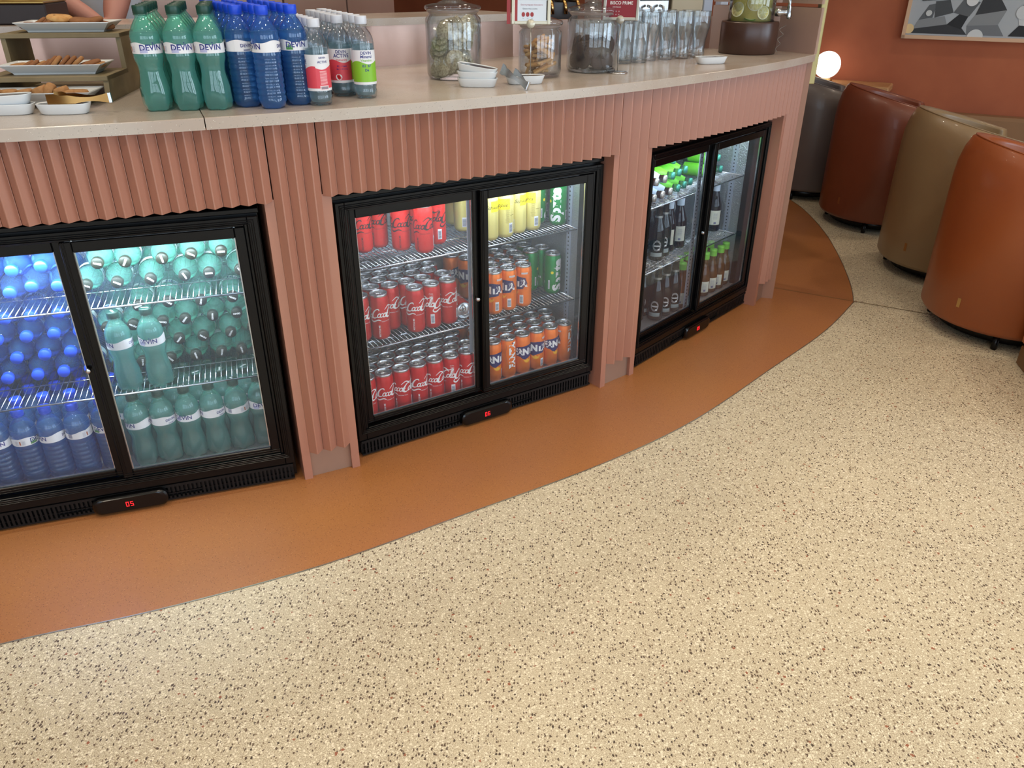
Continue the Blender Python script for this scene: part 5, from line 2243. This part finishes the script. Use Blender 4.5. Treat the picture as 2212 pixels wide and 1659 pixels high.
def jt(p, r, par=None):
    V_.append(p)
    Q_.append(r)
    if par is not None:
        E_.append((par, len(V_) - 1))
    return len(V_) - 1


pel = jt((0, 0, .92), (.15, .11))
wa = jt((0, 0, 1.08), (.135, .10), pel)
ch = jt((0, 0, 1.28), (.15, .115), wa)
sh = jt((0, .01, 1.42), (.11, .08), ch)
nk = jt((0, 0, 1.50), .052, sh)
hd0 = jt((0, -.01, 1.58), (.068, .080), nk)
hd1 = jt((0, -.01, 1.66), (.078, .095), hd0)
hd2 = jt((0, 0, 1.73), (.060, .070), hd1)
for s in (-1, 1):
    s0 = jt((s * .185, .01, 1.40), .055, sh)
    if s == 1:
        el = jt((.275, -.19, 1.145), .036, s0)
        wr = jt((.085, -.300, 1.315), .026, el)
        fdir = Vector((-.75, -.12, .60)).normalized()
    else:
        el = jt((-.27, -.05, 1.14), .038, s0)
        wr = jt((-.22, -.26, 1.10), .027, el)
        fdir = Vector((.2, -.95, -.1)).normalized()
    wv = Vector(V_[wr])
    pm = jt(tuple(wv + fdir * .05), (.034, .016), wr)
    side_ = fdir.cross(Vector((0, 0, 1))).normalized()
    curl = Vector((0, -.25, -.3)) if s == 1 else Vector((0, 0, -.5))
    for q in range(4):
        L = (.032, .036, .034, .026)[q]
        b0 = wv + fdir * .085 + side_ * (.027 - .018 * q)
        j0 = jt(tuple(b0), .0095, pm)
        j1 = jt(tuple(b0 + (fdir + curl * .3).normalized() * L), .0085, j0)
        j2 = jt(tuple(b0 + (fdir + curl * .3).normalized() * L + (fdir + curl).normalized() * L * .8), .0075, j1)
    b0 = wv + fdir * .03 + side_ * .034
    j0 = jt(tuple(b0), .011, pm)
    jt(tuple(b0 + (fdir + side_ * .6).normalized() * .045), .0085, j0)
for s in (-1, 1):
    h0 = jt((s * .10, 0, .86), .085, pel)
    k0 = jt((s * .10, -.01, .50), .06, h0)
    a0 = jt((s * .10, .02, .09), .04, k0)
    jt((s * .11, -.14, .03), .032, a0)
skin_mesh('body', V_, E_, Q_, SKIN, pers)
# shirt: trunk and short sleeves
V_, E_, Q_ = [], [], []
a = jt((0, 0, .90), (.168, .128))
b = jt((0, 0, 1.08), (.152, .118), a)
c = jt((0, 0, 1.28), (.168, .132), b)
d = jt((0, .01, 1.42), (.118, .088), c)
jt((0, .005, 1.475), .064, d)
for s in (-1, 1):
    e = jt((s * .185, .01, 1.40), .068, d)
    jt((s * (.185 + .05), -.03 - (.03 if s > 0 else 0), 1.31), .062, e)
skin_mesh('shirt', V_, E_, Q_, P('white_cotton', (206, 210, 220), .8), pers)
V_, E_, Q_ = [], [], []
a = jt((0, 0, .93), (.160, .118))
for s in (-1, 1):
    h0 = jt((s * .10, 0, .84), .098, a)
    k0 = jt((s * .10, -.01, .50), .074, h0)
    jt((s * .10, .02, .10), .058, k0)
skin_mesh('trousers', V_, E_, Q_, P('black_trousers', (24, 24, 28), .8), pers)
mb = MB()
mb.lathe([(.0, 1.80), (.06, 1.79), (.098, 1.74), (.105, 1.67), (.100, 1.60), (.09, 1.55)], 28, (0, .018), rfun=lambda r, z, a: r * (.55 if (math.sin(a) < -.35 and z < 1.70) else 1))
mb.build('hair', P('dark_brown_hair', (48, 32, 24), .6), pers)
mb = MB()
for s in (-1, 1):
    mb.lathe([(0, .008), (.008, .006), (.011, 0), (.008, -.006), (0, -.008)], 12, (0, 0), M=Matrix.Translation((s * .030, -.096, 1.655)))
mb.build('eyes', P('eye', (40, 30, 26), .2), pers)
mb = MB()
mb.lathe([(0, .025), (.010, .0), (.015, -.022), (.008, -.028), (0, -.028)], 12, M=Matrix.Translation((0, -.102, 1.635)))
mb.build('nose', SKIN, pers)
mb = MB()
mb.tube([(-.024, -.094, 1.592), (0, -.102, 1.590), (.024, -.094, 1.592)], [.003, .006, .003], 8)
mb.build('mouth', P('lips', (150, 82, 76), .5), pers)
mb = MB()
for s in (-1, 1):
    mb.lathe([(0, .03), (.010, .02), (.013, 0), (.008, -.022), (0, -.028)], 10, M=Matrix.Translation((s * .083, .0, 1.645)))
mb.build('ears', SKIN, pers)

# ------------------------------------------------------------------ tub chairs


def tub(x, y, yaw, leather, label, tagm):
    """backrest towards -x of its own frame"""
    t = thing('tub_chair', label, 'armchair', (x, y, 0), yaw, 'barrel-backed tub chairs')
    ro, th, H0 = .330, .062, .772
    prof = [(ro - .045, .062), (ro - .012, .066), (ro, .085), (ro, .60), (ro - .004, .66), (ro - .016, .715), (ro - .034, .76), (ro - .043, H0 - .005), (ro - .048, H0), (ro - th - .024, H0 - .004), (ro - th - .028, H0 - .02), (ro - th - .004, .60), (ro - th, .40)]
    n, span = 60, R(262)
    a0 = PI - span / 2
    mb = MB()
    m = len(prof)
    vs = []
    for i in range(n + 1):
        u = i / n
        a = a0 + span * u
        e = abs(u - .5) * 2
        for r, z in prof:
            zz = z
            if z > .45:
                zz = z - .25 * (ro - .048 + r * math.cos(a)) * (z - .45) / .32
            vs.append((r * math.cos(a), r * math.sin(a), zz))
    fs = []
    for i in range(n):
        for j in range(m - 1):
            fs.append((i * m + j, (i + 1) * m + j, (i + 1) * m + j + 1, i * m + j + 1))
    fs += [tuple(range(m))[::-1], tuple(n * m + j for j in range(m))]
    mb.add(vs, fs, True)
    mb.build('backrest', leather, t, fix=True)
    mb = MB()
    pts = []
    for i in range(n + 1):
        u = i / n
        a = a0 + span * u
        e = abs(u - .5) * 2
        zz = H0 - .002 - .25 * (ro - .048 + (ro - .045) * math.cos(a)) * (H0 - .45) / .32
        pts.append(((ro - .045) * math.cos(a), (ro - .045) * math.sin(a), zz))
    mb.tube(pts, .0028, 6)
    mb.build('piping', leather, t)
    mb = MB()
    mb.lathe([(0, .062), (ro - th - .012, .062), (ro - th - .002, .075), (ro - th - .002, .30), (0, .30)], 44)
    mb.build('seat_base', leather, t)
    mb = MB()
    mb.lathe([(0, .302), (ro - th - .02, .302), (ro - th - .006, .32), (ro - th - .006, .40), (ro - th - .025, .425), (0, .432)], 44)
    mb.build('seat', leather, t)
    mb = MB()
    mb.lathe([(0, .020), (ro - .075, .020), (ro - .075, .062), (0, .062)], 40)
    mb.build('plinth', BLK, t)
    for q in range(4):
        aa = PI * .25 + q * PI / 2 + .35
        mb = MB()
        mb.lathe([(0, 0), (.010, 0), (.012, .003), (.012, .0625), (0, .0625)], 14, ((ro - .05) * math.cos(aa), (ro - .05) * math.sin(aa)))
        mb.build('leg', BLK, t)
    mb = MB()
    aa = PI + .62
    d = Vector((math.cos(aa), math.sin(aa), 0))
    s = Vector((-d.y, d.x, 0))
    o_ = d * (ro + .0008)
    mb.add([o_ - s * .007 + Vector((0, 0, .145)), o_ + s * .007 + Vector((0, 0, .145)), o_ + s * .007 + Vector((0, 0, .183)), o_ - s * .007 + Vector((0, 0, .183))], [(0, 1, 2, 3)])
    mb.build('tag', tagm, t, label='small pale gold tag')
    return t


def leather(name, c, c2):
    return P(name, c, .38, bump=(420, .06), vary=(3, c2, .2), coat=.08)


TAG = P('gold_tag', (190, 150, 90), .4, .6)
tub(2.082, 3.035, R(-10), leather('orange_leather', (148, 76, 34), (140, 70, 34)), 'orange leather tub chair, nearest of the four', TAG)
tub(2.183, 3.740, R(-10), leather('taupe_leather', (142, 118, 86), (134, 108, 78)), 'taupe leather tub chair between the orange and the dark red one', P('tan_tag', (150, 104, 56), .4, .4))
tub(2.178, 4.590, R(-10), leather('dark_red_leather', (122, 62, 40), (112, 54, 34)), 'dark red leather tub chair behind the taupe one', P('brown_tag', (140, 84, 50), .4, .4))
tub(1.995, 5.33, R(-10), leather('charcoal_leather', (100, 90, 86), (92, 82, 80)), 'charcoal leather tub chair, farthest of the four', TAG)

# square seat at the right edge
t = thing('lounge_seat', 'tan square lounge seat on a dark brown base, cut by the frame', 'seat', (2.162, 2.335, 0), R(-13))
TAN = P('tan_leather', (176, 108, 66), .45)
mb = MB()
mb.bbox(-.30, .30, -.30, .30, .075, .44, .02)
mb.build('cushion', TAN, t)
mb = MB()
mb.bbox(-.292, .292, -.292, .292, 0, .075, .003)
mb.build('base', P('brown_base', (112, 78, 44), .5), t)

# ------------------------------------------------------------------ wall side: lamp, side table, artwork, bench
sp = onwall(.22, 0, .25)
WANG = math.atan2(WD.y, WD.x)
t = thing('side_table', 'pale oak side table shelf against the terracotta wall', 'side table', onwall(.08, .045, .165), WANG)
OAK = P('pale_oak', (196, 150, 104), .45, vary=(12, (180, 132, 88), .2))
mb = MB()
mb.bbox(-.32, .28, -.14, .14, .555, .60, .008)
mb.build('table_top', OAK, t)
for x in (-.24, .20):
    mb = MB()
    mb.bbox(x - .02, x + .02, -.12, .12, -.045, .555, .004)
    mb.build('leg', OAK, t)
t = thing('globe_lamp', 'glowing white globe lamp on the side table behind the chairs', 'lamp', onwall(-.075, .645, .165), 0)
mb = MB()
mb.lathe([(0, 0), (.05, 0), (.05, .015), (.03, .02), (0, .02)], 28)
mb.build('base', P('brass_base', (190, 150, 90), .3, .9), t)
mb = MB()
r = .088
mb.lathe([(r * math.sin(PI * i / 24), .02 + r - r * math.cos(PI * i / 24)) for i in range(25)], 40)
mb.build('globe_shade', P('lit_opal_glass', (255, 250, 240), .5, emit=(255, 248, 232), es=1.9), t)
# framed print
art = thing('framed_artwork', 'large framed abstract print in greys on the terracotta wall', 'picture', onwall(1.9, 1.45, 0), 0)
S0, S1, ZB, ZT2 = None, None, .93, 2.05


def wall_s(u, v, zdef=None):
    return None


AM = Matrix.Translation(onwall(0, 0, .012)) @ Matrix(((WD.x, WN.x, 0, 0), (WD.y, WN.y, 0, 0), (0, 0, 1, 0), (0, 0, 0, 1)))
AI = Matrix.Translation(-art.location)
s0, s1 = .345, 2.15


def ap(s, z, off):
    return (AI @ AM @ Vector((s, off, z)))


def abox(mb, a, b, z0, z1, o0, o1):
    vs = [ap(s, z, o) for z in (z0, z1) for o in (o1, o0) for s in (a, b)]
    mb.add(vs, [(0, 2, 3, 1), (4, 5, 7, 6), (0, 1, 5, 4), (2, 6, 7, 3), (0, 4, 6, 2), (1, 3, 7, 5)])


mb = MB()
fw = .022
abox(mb, s0, s0 + fw, ZB, ZT2, -.012, .03)
abox(mb, s1 - fw, s1, ZB, ZT2, -.012, .03)
abox(mb, s0, s1, ZB, ZB + fw, -.012, .03)
abox(mb, s0, s1, ZT2 - fw, ZT2, -.012, .03)
mb.build('picture_frame', P('pale_wood_frame', (216, 178, 146), .5), art, fix=True)
mb = MB()
abox(mb, s0 + fw, s1 - fw, ZB + fw, ZT2 - fw, -.012, .010)
cv = mb.build('canvas', P('light_grey_paint', (176, 182, 188), .6), art, fix=True)
rr = random.Random(21)
greys = [(54, 56, 60), (96, 100, 104), (138, 142, 146), (206, 210, 214), (74, 78, 82), (116, 120, 126), (34, 36, 40)]
W_, Hh_ = s1 - s0 - 2 * fw, ZT2 - ZB - 2 * fw
shards = [([(.05, .02), (.62, .02), (.55, .10), (.40, .13), (.06, .07)], 0), ([(.06, .07), (.40, .13), (.36, .22), (.10, .17)], 2), ([(.10, .17), (.18, .34), (.26, .36), (.24, .20)], 1), ([(.26, .20), (.24, .38), (.38, .40), (.44, .26)], 4), ([(.40, .13), (.55, .30), (.60, .24), (.55, .08)], 6), ([(.44, .26), (.52, .42), (.68, .38), (.60, .22)], 1), ([(.62, .02), (.98, .02), (.90, .14), (.60, .12)], 5), ([(.60, .12), (.90, .14), (.95, .30), (.66, .24)], 2), ([(.66, .24), (.95, .30), (.84, .46), (.70, .42)], 0), ([(.52, .42), (.70, .42), (.64, .62), (.48, .56)], 3), ([(.10, .38), (.30, .40), (.24, .62), (.08, .54)], 4), ([(.30, .44), (.48, .46), (.42, .70), (.26, .64)], 5), ([(.70, .46), (.92, .50), (.88, .76), (.66, .66)], 6), ([(.10, .62), (.36, .70), (.30, .92), (.08, .84)], 1), ([(.42, .68), (.68, .70), (.60, .94), (.38, .90)], 2), ([(.70, .72), (.94, .80), (.88, .96), (.66, .92)], 4)]
k = 0
for ty in range(2):
    for tx in range(3):
        for i, (pg, g) in enumerate(shards):
            mb = MB()
            q = [((x if tx % 2 == 0 else 1 - x), (y if ty % 2 == 0 else 1 - y)) for x, y in pg]
            if (tx + ty) % 2:
                q = q[::-1]
            mb.add([ap(s0 + fw + W_ * (tx + x) / 3, ZB + fw + Hh_ * (ty + y) / 2, .0106 + .0002 * i) for x, y in q], [tuple(range(len(q)))])
            gg = greys[(g + tx + 2 * ty) % 7] if ty + tx else greys[g]
            if k < 96:
                mb.build('painted_shape', P('grey_paint_%d' % greys.index(gg), gg, .6), cv)
            k += 1
for i, (x, y, r, c) in enumerate([(.235, .0, .046, (214, 218, 220)), (.008, .035, .03, (228, 200, 150)), (.37, .14, .04, (206, 210, 214)), (.065, .125, .018, (206, 210, 210)), (.20, .20, .035, (224, 226, 228)), (.80, .30, .07, (190, 194, 198)), (.2, .75, .06, (220, 222, 224))]):
    mb = MB()
    pts = [(s0 + fw + W_ * x + r * math.cos(2 * PI * q / 30), ZB + fw + Hh_ * y + r * math.sin(2 * PI * q / 30)) for q in range(30)]
    pts = [(min(max(a, s0 + fw), s1 - fw), max(b, ZB + fw)) for a, b in pts]
    mb.add([ap(a, b, .0142 + .0002 * i) for a, b in pts], [tuple(range(30))])
    mb.build('painted_disc', P('disc_paint_%d' % i, c, .6), cv)
# banquette along the wall
t = thing('banquette', 'low brown upholstered bench along the terracotta wall', 'bench', onwall(2.0, 0, .30), WANG)
mb = MB()
mb.bbox(-1.5, 1.4, .16, .29, .0, .485, .02)
mb.build('backrest', P('brown_upholstery', (138, 104, 74), .7), t)
mb = MB()
mb.bbox(-1.5, 1.4, -.30, .17, .10, .34, .03)
mb.build('seat', P('cream_upholstery', (214, 194, 158), .7), t)
